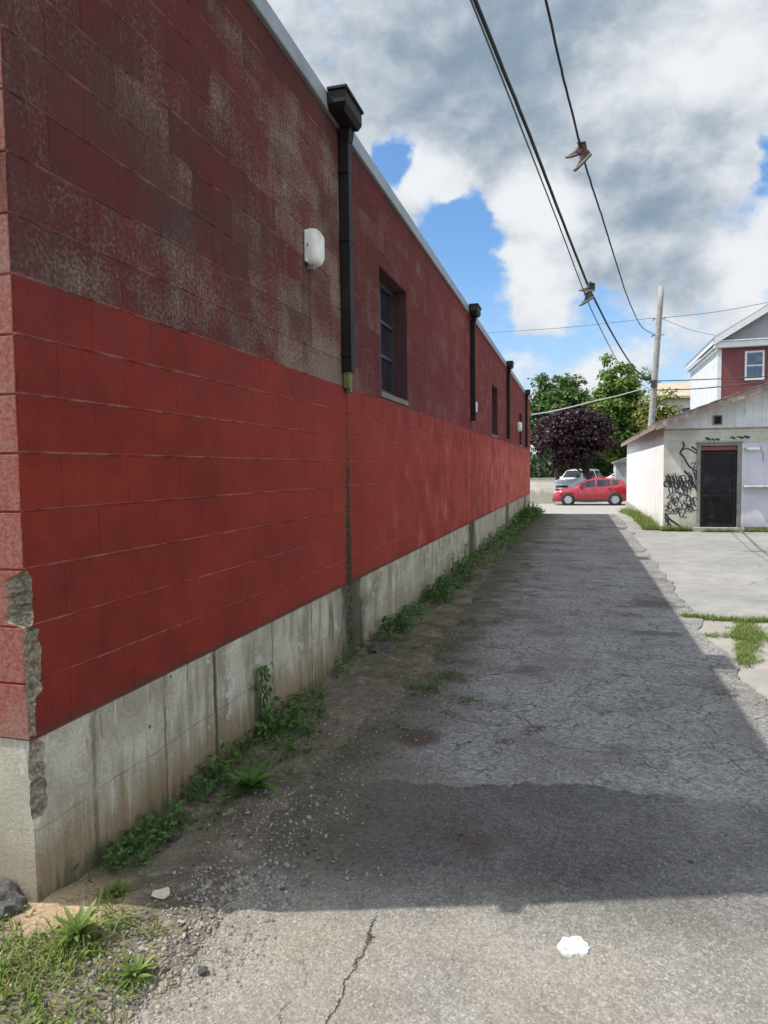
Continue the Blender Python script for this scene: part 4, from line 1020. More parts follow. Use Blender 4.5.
# ------------------------------------------------------------------ cars
M_CARRED = simple('red_car_paint', (.33, .008, .022), .22, 0, .05, 2, 0, None, .6, Coat_Weight=.6, Coat_Roughness=.06)
M_CARWHITE = simple('white_car_paint', (.74, .75, .76), .28, 0, .04, 2, 0, None, .5, Coat_Weight=.5, Coat_Roughness=.08)
M_TYRE = simple('tyre_rubber', (.018, .018, .018), .85, 0, .2, 9, .2)
M_RIM = simple('alloy_rim', (.55, .56, .58), .3, .8, .08, 5)
M_TRIMBLK = simple('black_plastic_trim', (.02, .02, .021), .6, 0, .2, 6)
M_CARGL = m_glass('car_glass', (.015, .017, .02), .03)
M_HEADL = simple('headlamp_lens', (.75, .78, .8), .12, .3, .05, 8)
M_TAILL = simple('tail_lamp_lens', (.35, .01, .012), .15, 0, .1, 8)
def build_car(label, paint, loc, rot, p):
    B = root('parked_car', (0, 0, 0), label, 'car', 'cars parked at the end of the alley')
    L = p['L']; top = p['top']; belt = p['belt']; wid = p['wid']; w2 = p['roofw']
    xs = sorted(set([a for a, _ in top] + [a for a, _ in belt] + [L * i / 30 for i in range(31)]))
    rows = []
    for x in xs:
        w = interp(wid, x); tz = interp(top, x); bz = min(interp(belt, x), tz - .015); zb = interp(p['under'], x); rw = min(interp(w2, x), w)
        half = [(0, zb), (w * .88, zb), (w * .985, zb + .10), (w * 1.0, lerp(zb, bz, .5)), (w * .985, lerp(zb, bz, .85)), (w * .95, bz), (lerp(w * .95, rw, .9), lerp(bz, tz, .86)), (rw * .9, lerp(bz, tz, .97)), (rw * .5, tz), (0, tz + .005)]
        rows.append([(x, -y, z) for y, z in half] + [(x, y, z) for y, z in reversed(half[1:-1])])
    n = len(rows[0]); m = MB(); m.v = [v for r in rows for v in r]
    for j in range(len(rows) - 1):
        for i in range(n): m.f.append((j * n + i, (j + 1) * n + i, (j + 1) * n + (i + 1) % n, j * n + (i + 1) % n)); m.mi.append(0)
    m.f.append(tuple(range(n))); m.mi.append(0); m.f.append(tuple(reversed([(len(rows) - 1) * n + i for i in range(n)]))); m.mi.append(0)
    m.build('body', paint, B, True)
    def sidey(x, z):
        w = interp(wid, x); tz = interp(top, x); bz = min(interp(belt, x), tz - .015); rw = min(interp(w2, x), w)
        return lerp(w * .95, lerp(w * .95, rw, .9), max(0, min(1, (z - bz) / max(.01, .86 * (tz - bz))))) + .006
    for sg in (-1, 1):
        for (xa, xb) in p['glass']:
            g = MB(); N = 7; vs = []
            for i in range(N + 1):
                x = lerp(xa, xb, i / N); bz = interp(belt, x) + .035; tz = max(bz + .01, lerp(interp(belt, x), interp(top, x), .84))
                vs += [(x, sg * sidey(x, bz), bz), (x, sg * sidey(x, tz), tz)]
            g.add(vs, [((2 * i, 2 * i + 2, 2 * i + 3, 2 * i + 1) if sg < 0 else (2 * i, 2 * i + 1, 2 * i + 3, 2 * i + 2)) for i in range(N)])
            g.build('side_window', M_CARGL, B)
        mir = MB(); x = p['glass'][0][0] + .12; z = interp(belt, x) + .06; y = sidey(x, z)
        mir.box(x - .09, x + .07, sg * (y + .03) if sg > 0 else -(y + .2), sg * (y + .2) if sg > 0 else -(y + .03), z - .02, z + .12); mir.box(x - .02, x + .03, min(sg * (y - .04), sg * (y + .04)), max(sg * (y - .04), sg * (y + .04)), z, z + .03)
        mir.build('mirror', paint, B, bevel=.03)
        for xh in p['handles']:
            h = MB(); z = interp(belt, xh) - .12; y = interp(wid, xh) * .985; h.box(xh - .1, xh + .1, min(sg * (y - .01), sg * (y + .03)), max(sg * (y - .01), sg * (y + .03)), z, z + .03); h.build('door_handle', paint, B, bevel=.01)
        for xs_ in p['shut']:
            s = MB(); bz = interp(belt, xs_); zb = interp(p['under'], xs_) + .12; pts = []
            for k in range(5):
                z = lerp(zb, bz - .02, k / 4); w = interp(wid, xs_); y = w * (.985 + .018 * math.sin(k / 4 * math.pi)); pts.append((xs_, sg * y, z))
            s.tube(pts, .007, 4); s.build('door_seam', M_TRIMBLK, B)
        hl = MB(); x = p['lamp'][0]; z = p['lamp'][1]; y = interp(wid, x)
        hl.prism([(x - .03, sg * y * .72, z - .06), (x + .42, sg * interp(wid, x + .42) * 1.005, z + .05), (x + .46, sg * interp(wid, x + .46) * .99, z + .13), (x + .02, sg * y * .80, z + .08)], (-.02, 0, .004)); hl.build('headlight', M_HEADL, B)
        tl = MB(); xt = L - .12; y = interp(wid, xt); tl.box(xt - .28, xt + .10, min(sg * (y - .25), sg * (y + .012)), max(sg * (y - .25), sg * (y + .012)), p['tail'] - .09, p['tail'] + .09); tl.build('tail_light', M_TAILL, B, bevel=.03)
        cl = MB(); cl.box(p['wheels'][0] + .38, p['wheels'][1] - .38, min(sg * .72, sg * (interp(wid, L / 2) + .006)), max(sg * .72, sg * (interp(wid, L / 2) + .006)), p['under'][1][1] + .0, p['under'][1][1] + .13); cl.build('sill_trim', M_TRIMBLK, B, bevel=.02)
        for xw in p['wheels']:
            y = interp(wid, xw); r = p['wr']; ax = (0, sg, 0)
            a = MB(); a.lathe([(0, -.12), (r + .075, -.12), (r + .075, .0), (r + .06, .012), (.0, .012)], (xw, sg * (y + .002), r), ax, 26); a.build('wheel_arch', M_TRIMBLK, B)
            wm = MB(); wm.lathe([(.20, -.14), (r - .03, -.14), (r, -.10), (r, .02), (r - .03, .05), (r * .68, .045), (r * .66, .02)], (xw, sg * (y + .015), r), ax, 28); wh = wm.build('wheel', M_TYRE, B, True)
            rm = MB(); rm.lathe([(r * .67, .03), (r * .64, .05), (r * .58, .05), (r * .55, .012), (0, .012)], (xw, sg * (y + .015), r), ax, 28)
            for k in range(5):
                q = k * 2 * math.pi / 5 + .3; rq = Matrix.Rotation(-q, 3, 'Y')
                rm.obox(Vector((xw, sg * (y + .048), r)) + rq @ Vector((0, 0, r * .32)), (r * .19, .04, r * .58), rq)
            rm.lathe([(r * .16, .03), (r * .15, .065), (0, .07)], (xw, sg * (y + .015), r), ax, 14)
            rm.build('rim', M_RIM, wh)
        if p.get('rails'):
            rl = MB(); xa, xb = p['rails']; zz = interp(top, xa) + .05; yy = interp(w2, (xa + xb) / 2) * .86
            rl.tube([(xa, sg * yy, zz - .06), (xa + .1, sg * yy, zz), ((xa + xb) / 2, sg * yy, interp(top, (xa + xb) / 2) + .06), (xb - .1, sg * yy, interp(top, xb) + .05), (xb, sg * yy, interp(top, xb) - .02)], .02, 6); rl.build('roof_rail', M_TRIMBLK if p['rails'] else paint, B)
    # windscreen and rear screen lie on the sloping top surface
    for key in ('screen', 'rear'):
        xa, xb = p[key]; g = MB(); vs = []
        for i in range(5):
            x = lerp(xa, xb, i / 4); tz = interp(top, x); sl = (interp(top, x + .02) - interp(top, x - .02)) / .04; nx, nz = -sl, 1.; ll = math.hypot(nx, nz); w = interp(w2, x) * .88
            for k in range(5):
                yy = lerp(-w, w, k / 4); vs.append((x + nx / ll * .014, yy, tz + nz / ll * .014 - .02 * (abs(yy) / w) ** 3))
        g.add(vs, [(i * 5 + k, i * 5 + k + 1, (i + 1) * 5 + k + 1, (i + 1) * 5 + k) for i in range(4) for k in range(4)]); g.build('windscreen' if key == 'screen' else 'rear_window', M_CARGL, B)
    bp = MB(); y = interp(wid, .05) * .9; bp.box(-.03, .12, -y, y, .22, .42); bp.build('bumper', M_TRIMBLK, B, bevel=.04)
    bp = MB(); y = interp(wid, L - .05) * .9; bp.box(L - .12, L + .04, -y, y, .26, .48); bp.build('bumper', M_TRIMBLK, B, bevel=.04)
    gr = MB(); gr.box(-.012, .05, -.45, .45, .50, .66); gr.build('grille', M_TRIMBLK, B, bevel=.02)
    B.location = loc; B.rotation_euler = (0, 0, rot)
    return B
P_SUV = dict(L=4.5, top=[(0, .62), (.06, .74), (.35, .90), (.8, 1.0), (1.18, 1.06), (1.5, 1.26), (1.95, 1.52), (2.3, 1.60), (2.9, 1.62), (3.5, 1.57), (3.95, 1.47), (4.2, 1.22), (4.38, 1.05), (4.47, .9), (4.5, .62)],
    belt=[(0, .60), (.35, .84), (1.2, .98), (2.4, 1.06), (3.4, 1.13), (3.9, 1.22), (4.3, 1.08), (4.5, .6)], under=[(0, .26), (.3, .22), (4.2, .24), (4.5, .34)],
    wid=[(0, .60), (.12, .74), (.45, .86), (1.2, .90), (3.5, .91), (4.1, .88), (4.4, .78), (4.5, .66)], roofw=[(0, .5), (.4, .74), (1.1, .80), (1.6, .70), (2.1, .62), (3.4, .60), (4.0, .60), (4.5, .58)],
    glass=[(1.52, 2.42), (2.52, 3.30), (3.38, 3.78)], handles=[2.28, 3.2], shut=[1.42, 2.47, 3.36], lamp=(.06, .74), tail=1.0, wheels=(.88, 3.56), wr=.345, screen=(1.24, 1.88), rear=(3.98, 4.18))
build_car('red compact crossover parked side on at the end of the alley', M_CARRED, (-1.62, 44.6, gz(44)), 0, P_SUV)
P_BOX = dict(P_SUV); P_BOX.update(top=[(0, .66), (.05, .86), (.3, .98), (.9, 1.06), (1.2, 1.12), (1.5, 1.42), (1.75, 1.68), (2.2, 1.74), (3.4, 1.75), (4.2, 1.72), (4.38, 1.45), (4.46, 1.1), (4.5, .7)],
    belt=[(0, .62), (.3, .92), (1.2, 1.05), (3.9, 1.10), (4.4, 1.08), (4.5, .66)], glass=[(1.50, 2.35), (2.47, 3.25), (3.38, 4.15)], rails=(1.9, 4.1), screen=(1.25, 1.72), rear=(4.22, 4.36), tail=1.2)
build_car('white boxy estate car with roof rails behind the front of the red car', M_CARWHITE, (-1.25, 49.7, gz(50)), RAD(62), P_BOX)
build_car('white car showing its roof over the rear half of the red car', M_CARWHITE, (.55, 54.6, gz(54.6) + .02), RAD(4), P_SUV)

# ------------------------------------------------------------------ pole and overhead wires
M_POLE = simple('weathered_pole_wood', (.27, .255, .235), .95, 0, .2, 5, .5, (.17, .15, .13))
M_WIRE = simple('black_cable', (.012, .013, .015), .6, 0, .1, 8)
M_WIREG = simple('grey_cable', (.09, .10, .11), .6, 0, .1, 8)
M_WIREW = simple('white_cable', (.55, .56, .55), .55, 0, .1, 8)
M_PORC = simple('porcelain', (.35, .3, .27), .3, 0, .1, 8)
PB, PT = Vector((2.93, 35.6, -.5)), Vector((3.56, 35.5, 9.95))
def pole_at(z): return PB.lerp(PT, (z - PB.z) / (PT.z - PB.z))
def build_pole():
    B = root('utility_pole', tuple(PB), 'weathered grey wooden utility pole leaning slightly behind the garage', 'utility pole')
    m = MB(); m.tube([PB - Vector((0, 0, .4))] + [pole_at(z) for z in (1, 3, 5, 7, 9)] + [PT], [.165, .158, .150, .143, .136, .128, .12], 12); m.build('pole', M_POLE, B, True)
    m = MB()
    for z in (8.48, 7.72, 5.55, 5.2):
        c = pole_at(z); m.tube([c + Vector((-.28, -.02, 0)), c + Vector((.28, -.02, 0))], .018, 6)
    m.build('through_bolt', M_DARKFR, B)
    m = MB()
    for z in (8.48, 7.72, 5.55):
        c = pole_at(z) + Vector((-.26, -.02, 0)); m.lathe([(.0, -.07), (.045, -.07), (.06, -.03), (.04, 0), (.06, .03), (.045, .07), (0, .07)], c, (0, 0, 1), 10)
    m.build('insulator', M_PORC, B, True)
    m = MB(); c = pole_at(5.9); m.box(c.x - .2, c.x + .05, c.y - .24, c.y - .13, 5.3, 5.65); m.build('terminal_box', M_DARKFR, B, bevel=.02)
build_pole()
def spline(P, n=6):
    P = [Vector(p) for p in P]; Q = []
    for i in range(len(P) - 1):
        p0 = P[max(i - 1, 0)]; p1 = P[i]; p2 = P[i + 1]; p3 = P[min(i + 2, len(P) - 1)]
        for k in range(n):
            t = k / n; Q.append(.5 * ((2 * p1) + (p2 - p0) * t + (2 * p0 - 5 * p1 + 4 * p2 - p3) * t * t + (3 * p1 - p0 - 3 * p2 + p3) * t ** 3))
    Q.append(P[-1]); return Q
def wire(P, r, label, mat=None, wobble=0.0, name='overhead_wire', group='overhead wires'):
    Q = spline(P, 8)
    if wobble: Q = [q + Vector((wobble * fb(i * .6, r * 100), 0, wobble * fb(i * .6, 7 + r * 100))) if 0 < i < len(Q) - 1 else q for i, q in enumerate(Q)]
    m = MB(); m.tube(Q, r, 8); o = m.build(name, mat or M_WIRE, None, True); tag(o, label, 'wire', group); return o
pa = lambda z, dx=-.15: tuple(pole_at(z) + Vector((dx, -.16, 0)))
W1 = [(-2.9, -8, 7.35), (-1.5, 2.2, 6.15), (-.911, 6.461, 5.72), (-.60, 8.707, 5.525), (-.307, 10.842, 5.29), (.095, 13.752, 4.995), (.235, 14.773, 4.945), (.713, 18.233, 4.855), (1.367, 22.976, 4.88), (1.976, 27.389, 5.05), pa(5.55)]
wire(W1, .021, 'thick black cable bundle with the farther pair of shoes on it', wobble=.003)
W1b = [(-2.9, -8, 7.0), (-1.5, 2.2, 6.03), (-.928, 6.337, 5.645), (-.60, 8.706, 5.36), (-.307, 10.843, 5.10), (-.011, 12.987, 4.80), (.195, 14.478, 4.63), (.652, 17.796, 4.45), (1.05, 20.8, 4.40), (1.55, 24.3, 4.49), pa(5.2)]
wire(W1b, .010, 'thin dark cable hanging just under the thick cable bundle', M_WIREG, .002)
W2 = [(-2.0, -8, 8.0), (-.95, 2.4, 6.95), (-.342, 7.309, 6.135), (-.179, 8.602, 5.93), (-.014, 9.916, 5.79), (.12, 11.0, 5.76), (.30, 12.4, 5.765), (.57, 14.5, 5.745), (.983, 17.834, 5.77), (1.417, 21.276, 5.93), (2.05, 26.3, 6.41), pa(7.72)]
wire(W2, .014, 'single black wire with the nearer pair of shoes hanging from it', wobble=.006)
c = pole_at(8.48)
wire([(-26, 44.5, 9.9), (-12, 40.3, 9.15), (-4.658, 38, 8.80), (-.55, 36.7, 8.58), (c.x - .26, 35.48, 8.52)], .012, 'thin grey wire crossing the sky left of the pole towards the red building', M_WIREG)
wire([(c.x + .2, 35.48, 8.5), (5.64, 35, 8.50), (7.677, 34, 8.57), (14, 31, 9.0), (26, 25.5, 10.2)], .014, 'grey wire running right from the pole top above the red house', M_WIREG)
wire([(c.x + .15, 35.46, 8.44), (5.0, 37, 8.15), (6.25, 37.75, 7.93)], .010, 'thin service wire sloping from the pole down to the house eave', M_WIREG)
wire([(-1.85, 27.36, 3.62), (-.815, 29.2, 3.935), (.355, 31.3, 4.37), (1.661, 33.4, 4.82), pa(5.36)], .020, 'white cable running from the red building corner up to the pole', M_WIREW)
c = pole_at(5.6)
wire([(c.x + .12, 35.4, 5.6), (5.03, 34.1, 5.43), (7.275, 32.3, 5.26), (12, 29, 5.2), (20, 24, 5.6)], .022, 'upper of two dark cables leaving the pole over the garage roof', M_WIRE)
wire([(c.x + .10, 35.4, 5.18), (5.036, 34.1, 5.04), (7.279, 32.3, 5.03), (12, 29, 5.1), (20, 24, 5.5)], .024, 'lower of two dark cables leaving the pole over the garage roof', M_WIRE)
sp = MB(); sp.lathe([(0, -.2), (.05, -.18), (.075, -.06), (.075, .06), (.05, .18), (0, .2)], (2.62, 32.4, 5.40), (.95, .1, -.12), 10)
sp = sp.build('cable_splice', M_WIRE, None, True); tag(sp, 'small dark splice case on the cable just left of the pole', 'cable splice')

# ------------------------------------------------------------------ shoes hanging on the wires
def m_shoe(name, c, d): return simple(name, c, .75, 0, .3, 40, .3, d)
M_SH1 = m_shoe('dark_maroon_suede', (.070, .032, .030), (.03, .018, .017)); M_SOLE = m_shoe('grey_rubber_sole', (.42, .37, .33), (.2, .16, .14)); M_SOLED = m_shoe('brown_rubber_tread', (.095, .062, .045), (.05, .035, .028))
M_SH2 = m_shoe('weathered_black_canvas', (.030, .027, .022), (.075, .065, .045)); M_SOLE2 = m_shoe('tan_rubber_sole', (.40, .34, .25), (.12, .10, .07)); M_LACE = simple('grubby_lace', (.30, .29, .27), .9)
def shoe(parent, mat, sole, tread, origin, M, size=1.02):
    """x: heel(0) to toe(.28), z up; M turns it, origin places the heel"""
    st = [(0, .030, .120, .130), (.02, .036, .132, .135), (.06, .038, .135, .138), (.095, .039, .112, .118), (.14, .041, .068, .074), (.18, .046, .052, .058), (.22, .047, .042, .047), (.255, .038, .032, .036), (.278, .014, .020, .024)]
    up = MB(); rows = []
    for x, w, h, hc in st:
        rows.append([(x, -w, .022), (x, -w * 1.02, .022 + .35 * (h - .022)), (x, -w * .72, .022 + .8 * (h - .022)), (x, -w * .3, h), (x, w * .3, h), (x, w * .72, .022 + .8 * (h - .022)), (x, w * 1.02, .022 + .35 * (h - .022)), (x, w, .022)])
    T = lambda v: tuple(Vector(origin) + M @ (Vector(v) * size)); n = 8
    up.v = [T(v) for r in rows for v in r]
    for j in range(len(rows) - 1):
        for i in range(n - 1): up.f.append((j * n + i, j * n + i + 1, (j + 1) * n + i + 1, (j + 1) * n + i)); up.mi.append(0)
    for j in (0, len(rows) - 1): up.f.append(tuple(j * n + i for i in range(n))); up.mi.append(0)
    # collar and tongue
    col = []
    for k in range(12):
        q = 2 * math.pi * k / 12; col.append((.055 + .052 * math.cos(q),   .028 * math.sin(q), .136 + .010 * math.cos(q + .5)))
    up.tube([T(v) for v in col + col[:1]], .009, 6)
    up.add([T(v) for v in [(.090, -.022, .11), (.090, .022, .11), (.080, .024, .175), (.080, -.024, .175), (.101, -.022, .108), (.101, .022, .108), (.090, .024, .177), (.090, -.024, .177)]], [(0, 1, 2, 3), (7, 6, 5, 4), (0, 4, 5, 1), (1, 5, 6, 2), (2, 6, 7, 3), (3, 7, 4, 0)])
    u = up.build('shoe', mat, parent, True)
    def outline(dx, z, ex): return [(x + dx, s * (w + ex), z + (.012 * max(0, (x - .2) / .08) ** 2)) for s, seq in ((-1, st), (1, list(reversed(st)))) for x, w, _, _ in seq]
    for nm, ma, z0, z1, ex in (('midsole', sole, .010, .028, .004), ('tread', tread, -.004, .0095, .003)):
        o1, o2 = outline(0, z0, ex), outline(0, z1, ex); k = len(o1); s = MB()
        s.add([T(v) for v in o1 + o2], [tuple(reversed(range(k))), tuple(range(k, 2 * k))] + [(i, (i + 1) % k, k + (i + 1) % k, k + i) for i in range(k)]); s.build(nm, ma, u)
    lc = MB()
    for k in range(4):
        x = .105 + k * .022; z = interp([(a, c_) for a, _, c_, _ in st], x) + .004
        lc.tube([T((x, -.022, z - .008)), T((x + .008, 0, z + .002)), T((x, .022, z - .008))], .0035, 5)
    lc.build('laces', M_LACE, u)
    return u
def axes(xd, zd):
    x = Vector(xd).normalized(); z = Vector(zd); z = (z - x * z.dot(x)).normalized(); y = z.cross(x)
    return Matrix((x, y, z)).transposed()
RT = Vector((.963, -.269, 0)); UP = Vector((0, 0, 1)); BK = Vector((.269, .963, 0))
def shoe_pair(label, P, mats, poses, knots):
    B = root('hanging_shoes', P, label, 'shoes', 'shoes hanging on the wires')
    P = Vector(P)
    for (r, u, b), xd, zd in poses:
        shoe(B, *mats, P + RT * r + UP * u + BK * b, axes(RT * xd[0] + UP * xd[1] + BK * xd[2], RT * zd[0] + UP * zd[1] + BK * zd[2]))
    l = MB()
    for k in knots: l.tube(spline([P + RT * a + UP * b + BK * c_ for a, b, c_ in k], 5), .005, 5)
    l.build('lace_loop', M_LACE, B)
    return B
shoe_pair('pair of maroon shoes with pale soles dangling from the single wire', (-.014, 9.916, 5.79), (M_SH1, M_SOLE, M_SOLED),
    [((.075, -.055, .03), (-.95, -.10, -.1), (.05, .95, -.32)), ((.15, -.12, -.03), (-.74, -.66, -.1), (-.55, .72, -.35))],
    [[(.0, .015, 0), (-.05, -.02, .02), (-.08, .03, .02), (-.09, .04, .02)], [(0, .015, 0), (.03, -.05, -.01), (-.03, -.12, -.03)], [(-.02, .02, .01), (.02, .02, -.01), (.015, -.02, 0), (-.02, -.01, .01), (-.02, .02, .01)]])
shoe_pair('pair of weathered black shoes with tan soles on the thick cable', (.095, 13.752, 4.985), (M_SH2, M_SOLE2, M_SH2),
    [((.13, -.15, .02), (-.90, .02, -.45), (.0, .92, -.35)), ((.13, -.28, -.04), (-.85, -.42, .1), (-.46, .85, -.2)), ],
    [[(0, .015, 0), (.04, -.03, .02), (.03, -.08, .02)], [(0, .015, 0), (-.02, -.08, -.02), (-.0, -.2, -.04)], [(-.03, .03, .01), (.03, .03, -.01), (.025, -.03, 0), (-.03, -.02, .01), (-.03, .03, .01)]])

# ------------------------------------------------------------------ weeds, grass, gravel, small things
def strip_leaf(mb, base, d, L, Wd, droop, fold=.25, n=4):
    d = Vector(d).normalized(); s = d.cross(UP); s = s.normalized() if s.length > 1e-3 else Vector((1, 0, 0)); p = Vector(base); o = len(mb.v)
    for i in range(n + 1):
        t = i / n; w = Wd * .5 * (math.sin(math.pi * min(1, .12 + t * .88)) ** .8 if i < n else .02)
        lift = Vector((0, 0, fold * w))
        mb.v += [tuple(p - s * w + lift), tuple(p), tuple(p + s * w + lift)]
        if i < n:
            p = p + d * (L / n); d = (d + Vector((0, 0, -droop / n))).normalized()
    for i in range(n):
        for k in (0, 1): mb.f.append((o + 3 * i + k, o + 3 * i + k + 1, o + 3 * i + 4 + k, o + 3 * i + 3 + k)); mb.mi.append(0)
def blade(mb, base, d, L, w, droop):
    p = Vector(base); d = Vector(d).normalized(); s = d.cross(UP); s = s.normalized() if s.length > 1e-3 else Vector((1, 0, 0)); o = len(mb.v)
    for i in range(4):
        k = w * .5 * (1 - i / 3.0) + .0004; mb.v += [tuple(p - s * k), tuple(p + s * k)]; p = p + d * L / 3; d = (d + Vector((0, 0, -droop))).normalized()
    for i in range(3): mb.f.append((o + 2 * i, o + 2 * i + 1, o + 2 * i + 3, o + 2 * i + 2)); mb.mi.append(0)
def gh(x, y): return max(ground_h(x, y), gz(y) + (.0 if x > edge_x(y) - .34 else -1))
def hdir(a, el): return Vector((math.cos(a) * math.cos(el), math.sin(a) * math.cos(el), math.sin(el)))
def low_weeds():
    random.seed(31); m = MB(); cnt = 0
    def tuft(x, y, sc, nl):
        z = gh(x, y)
        for k in range(nl):
            a = R_(0, 6.28); el = R_(.25, 1.3); h = R_(.0, .11) * sc; L = R_(.022, .055) * sc
            b = Vector((x + R_(-.05, .05) * sc, y + R_(-.05, .05) * sc, z + h * .9))
            n_ = (UP * .9 + rand_dir() * .6).normalized(); d = hdir(a, R_(-.3, .6)); leaf_quad(m, b, d, n_, L, L * R_(.4, .6))
            if random.random() < .25: blade(m, (x, y, z), hdir(a, R_(.8, 1.5)), R_(.06, .16) * sc, .005 * sc, .15)
    # dense bed along the foot of the wall
    def dens(y): return interp([(2.1, .0), (2.3, .6), (2.6, 1.), (3.9, 1.), (4.35, .7), (4.7, .08), (5.4, .12), (5.9, .2), (6.4, .8), (9, 1.), (20, 1.), (27, 1.)], y)
    y = 2.25
    while y < 27.2:
        step = .03 if y < 5 else (.05 if y < 10 else .11)
        w = interp([(2.3, .10), (2.7, .25), (3.4, .32), (4.2, .30), (4.6, .1), (6, .16), (8, .32), (11, .45), (20, .5), (27, .5)], y) * (1 + .45 * fb(y * 1.3, 5))
        for k in range(5 if y < 5 else 4):
            if random.random() < dens(y) * (.50 + .95 * fb(y * 2.2, k * .3, 3)):
                u = R_(0, 1) ** 1.25
                tuft(WX + .03 + u * max(.06, w), y + R_(-.03, .03), (1.15 - .35 * u) * interp([(2.3, .75), (3, 1.), (8, 1.), (12, 1.7), (22, 2.6), (27, 3.)], y), 9 if y < 10 else 8)
        y += step
    # tufts growing in the broken asphalt
    for (cx_, cy_, r, n) in ((-1.09, 4.95, .16, 34), (-.95, 5.3, .2, 16), (-.68, 4.72, .10, 8), (-1.2, 6.1, .25, 14), (-1.05, 7.2, .3, 16), (-1.5, 5.2, .15, 6), (-1.35, 3.3, .14, 5), (-1.28, 3.75, .12, 6)):
        for k in range(n):
            a, q = R_(0, 6.28), R_(0, 1) ** .6 * r; tuft(cx_ + q * math.cos(a), cy_ + q * math.sin(a), .62, 6)
    o = m.build('wall_weeds', M_WEED); tag(o, 'low green weeds spread along the foot of the red wall', 'weeds', None, 'stuff')
low_weeds()
def grass_corner():
    random.seed(32); m = MB(); m2 = MB()
    spots = [(-1.66, 2.16, .06, 60), (-1.62, 1.86, .13, 260), (-1.74, 1.74, .16, 260), (-1.36, 1.83, .09, 120), (-1.95, 1.9, .12, 110), (-1.56, 2.02, .10, 100), (-1.48, 2.05, .10, 60), (-1.55, 1.66, .2, 260), (-1.85, 1.6, .2, 200), (-2.1, 1.75, .2, 160), (-1.3, 1.6, .1, 60)]
    for cx_, cy_, r, n in spots:
        for k in range(int(n * (1.0 if cx_ > -1.8 and r > .1 else .6))):
            a, q = R_(0, 6.28), R_(0, 1) ** .7 * r; x, y = cx_ + q * math.cos(a), cy_ + q * math.sin(a)
            L = R_(.03, .085); tgt = m if random.random() < .82 else m2
            blade(tgt, (x, y, ground_h(x, y)), hdir(R_(0, 6.28), R_(.35, 1.35)), L, R_(.004, .008), R_(.1, .5))
            if random.random() < .35: leaf_quad(m, Vector((x, y, ground_h(x, y) + R_(.004, .03))), hdir(R_(0, 6.28), R_(0, .5)), UP + rand_dir() * .4, R_(.015, .03), R_(.008, .015))
    o = m.build('grass_patch', M_GRASS); tag(o, 'bright sunlit grass in the gravel by the building corner', 'grass', None, 'stuff')
    for k in range(160):
        x, y = R_(-1.8, -1.1), R_(1.6, 2.3); blade(m2, (x, y, ground_h(x, y) + .004), hdir(R_(0, 6.28), R_(0, .25)), R_(.03, .09), .003, .1)
    o = m2.build('dry_stalks', M_DRYGR); tag(o, 'dry straw coloured stalks lying in the gravel by the corner', 'dry grass', None, 'stuff')
grass_corner()
def lot_grass():
    random.seed(33); m = MB()
    def line(P, n, w, sc):
        for k in range(n):
            i = random.randrange(len(P) - 1); t = R_(0, 1); x = lerp(P[i][0], P[i + 1][0], t) + random.gauss(0, w); y = lerp(P[i][1], P[i + 1][1], t) + random.gauss(0, w)
            for q in range(4): blade(m, (x + R_(-.02, .02), y + R_(-.02, .02), gz(y) - .01), hdir(R_(0, 6.28), R_(.2, 1.2)), R_(.03, .09) * sc, .009 * sc, R_(.1, .4))
    line([(1.08, 8.1), (1.3, 8.05), (1.62, 7.98), (1.9, 8.05)], 420, .035, 1.0)
    line([(1.62, 7.9), (1.55, 7.3), (1.42, 6.8), (1.30, 6.2)], 420, .05, .9)
    line([(1.58, 7.6), (1.50, 7.1)], 200, .08, .9)
    line([(1.12, 7.2), (1.35, 7.25), (1.5, 7.3)], 90, .05, .8)
    o = m.build('joint_weeds', M_GRASS); tag(o, 'sunlit yellow green weeds growing along the cracked pavement joint', 'weeds', None, 'stuff')
    m = MB()
    def line2(x0, y0, x1, y1, n, w, sc):
        for k in range(n):
            t = R_(0, 1); x = lerp(x0, x1, t) + R_(-w, w); y = lerp(y0, y1, t) + R_(-w, w) * .6
            for q in range(5): blade(m, (x + R_(-.05, .05), y, gz(y) - .01), hdir(R_(0, 6.28), R_(.4, 1.4)), R_(.07, .24) * sc, .018 * sc, R_(.1, .4))
    line2(1.82, 19.3, 1.82, 33.5, 800, .16, 1.2); line2(1.72, 19.2, 1.75, 23, 330, .15, 1.25); line2(2.0, 19.0, 2.6, 19.0, 150, .08, .9); line2(2.9, 18.88, 3.7, 18.88, 130, .06, .55); line2(3.9, 19.0, 6.5, 19.0, 260, .06, .7)
    o = m.build('footing_grass', M_GRASS); tag(o, 'yellow green grass along the foot of the garage walls', 'grass', None, 'stuff')
lot_grass()

def plant(name, label, loc, mat, cat, leaves, stem=True, group=None):
    B = root(name, loc, label, cat, group); L = Vector(loc); lf = MB(); st = MB()
    for (bz, a, el, ln, wd, dr) in leaves: strip_leaf(lf, L + Vector((R_(-.01, .01), R_(-.01, .01), bz)), hdir(a, el), ln, wd, dr)
    hmax = max(l[0] for l in leaves) + .02
    st.tube([L + Vector((0, 0, -.03)), L + Vector((.01, 0, hmax * .5)), L + Vector((0, .01, hmax))], [.006, .005, .003], 5); st.build('stem', M_WEED, B)
    lf.build('leaves', mat, B); return B
random.seed(41)
z = gh(-1.55, 3.08)
plant('dock_weed', 'broad leaved green weed at the wall foot, largest leaves beside the vine', (-1.55, 3.08, z), M_WEED, 'weed', [(R_(.0, .05), i * 2.399, R_(.2, 1.0), R_(.11, .19), R_(.035, .055), R_(.5, 1.1)) for i in range(20)])
z = ground_h(-1.62, 1.88)
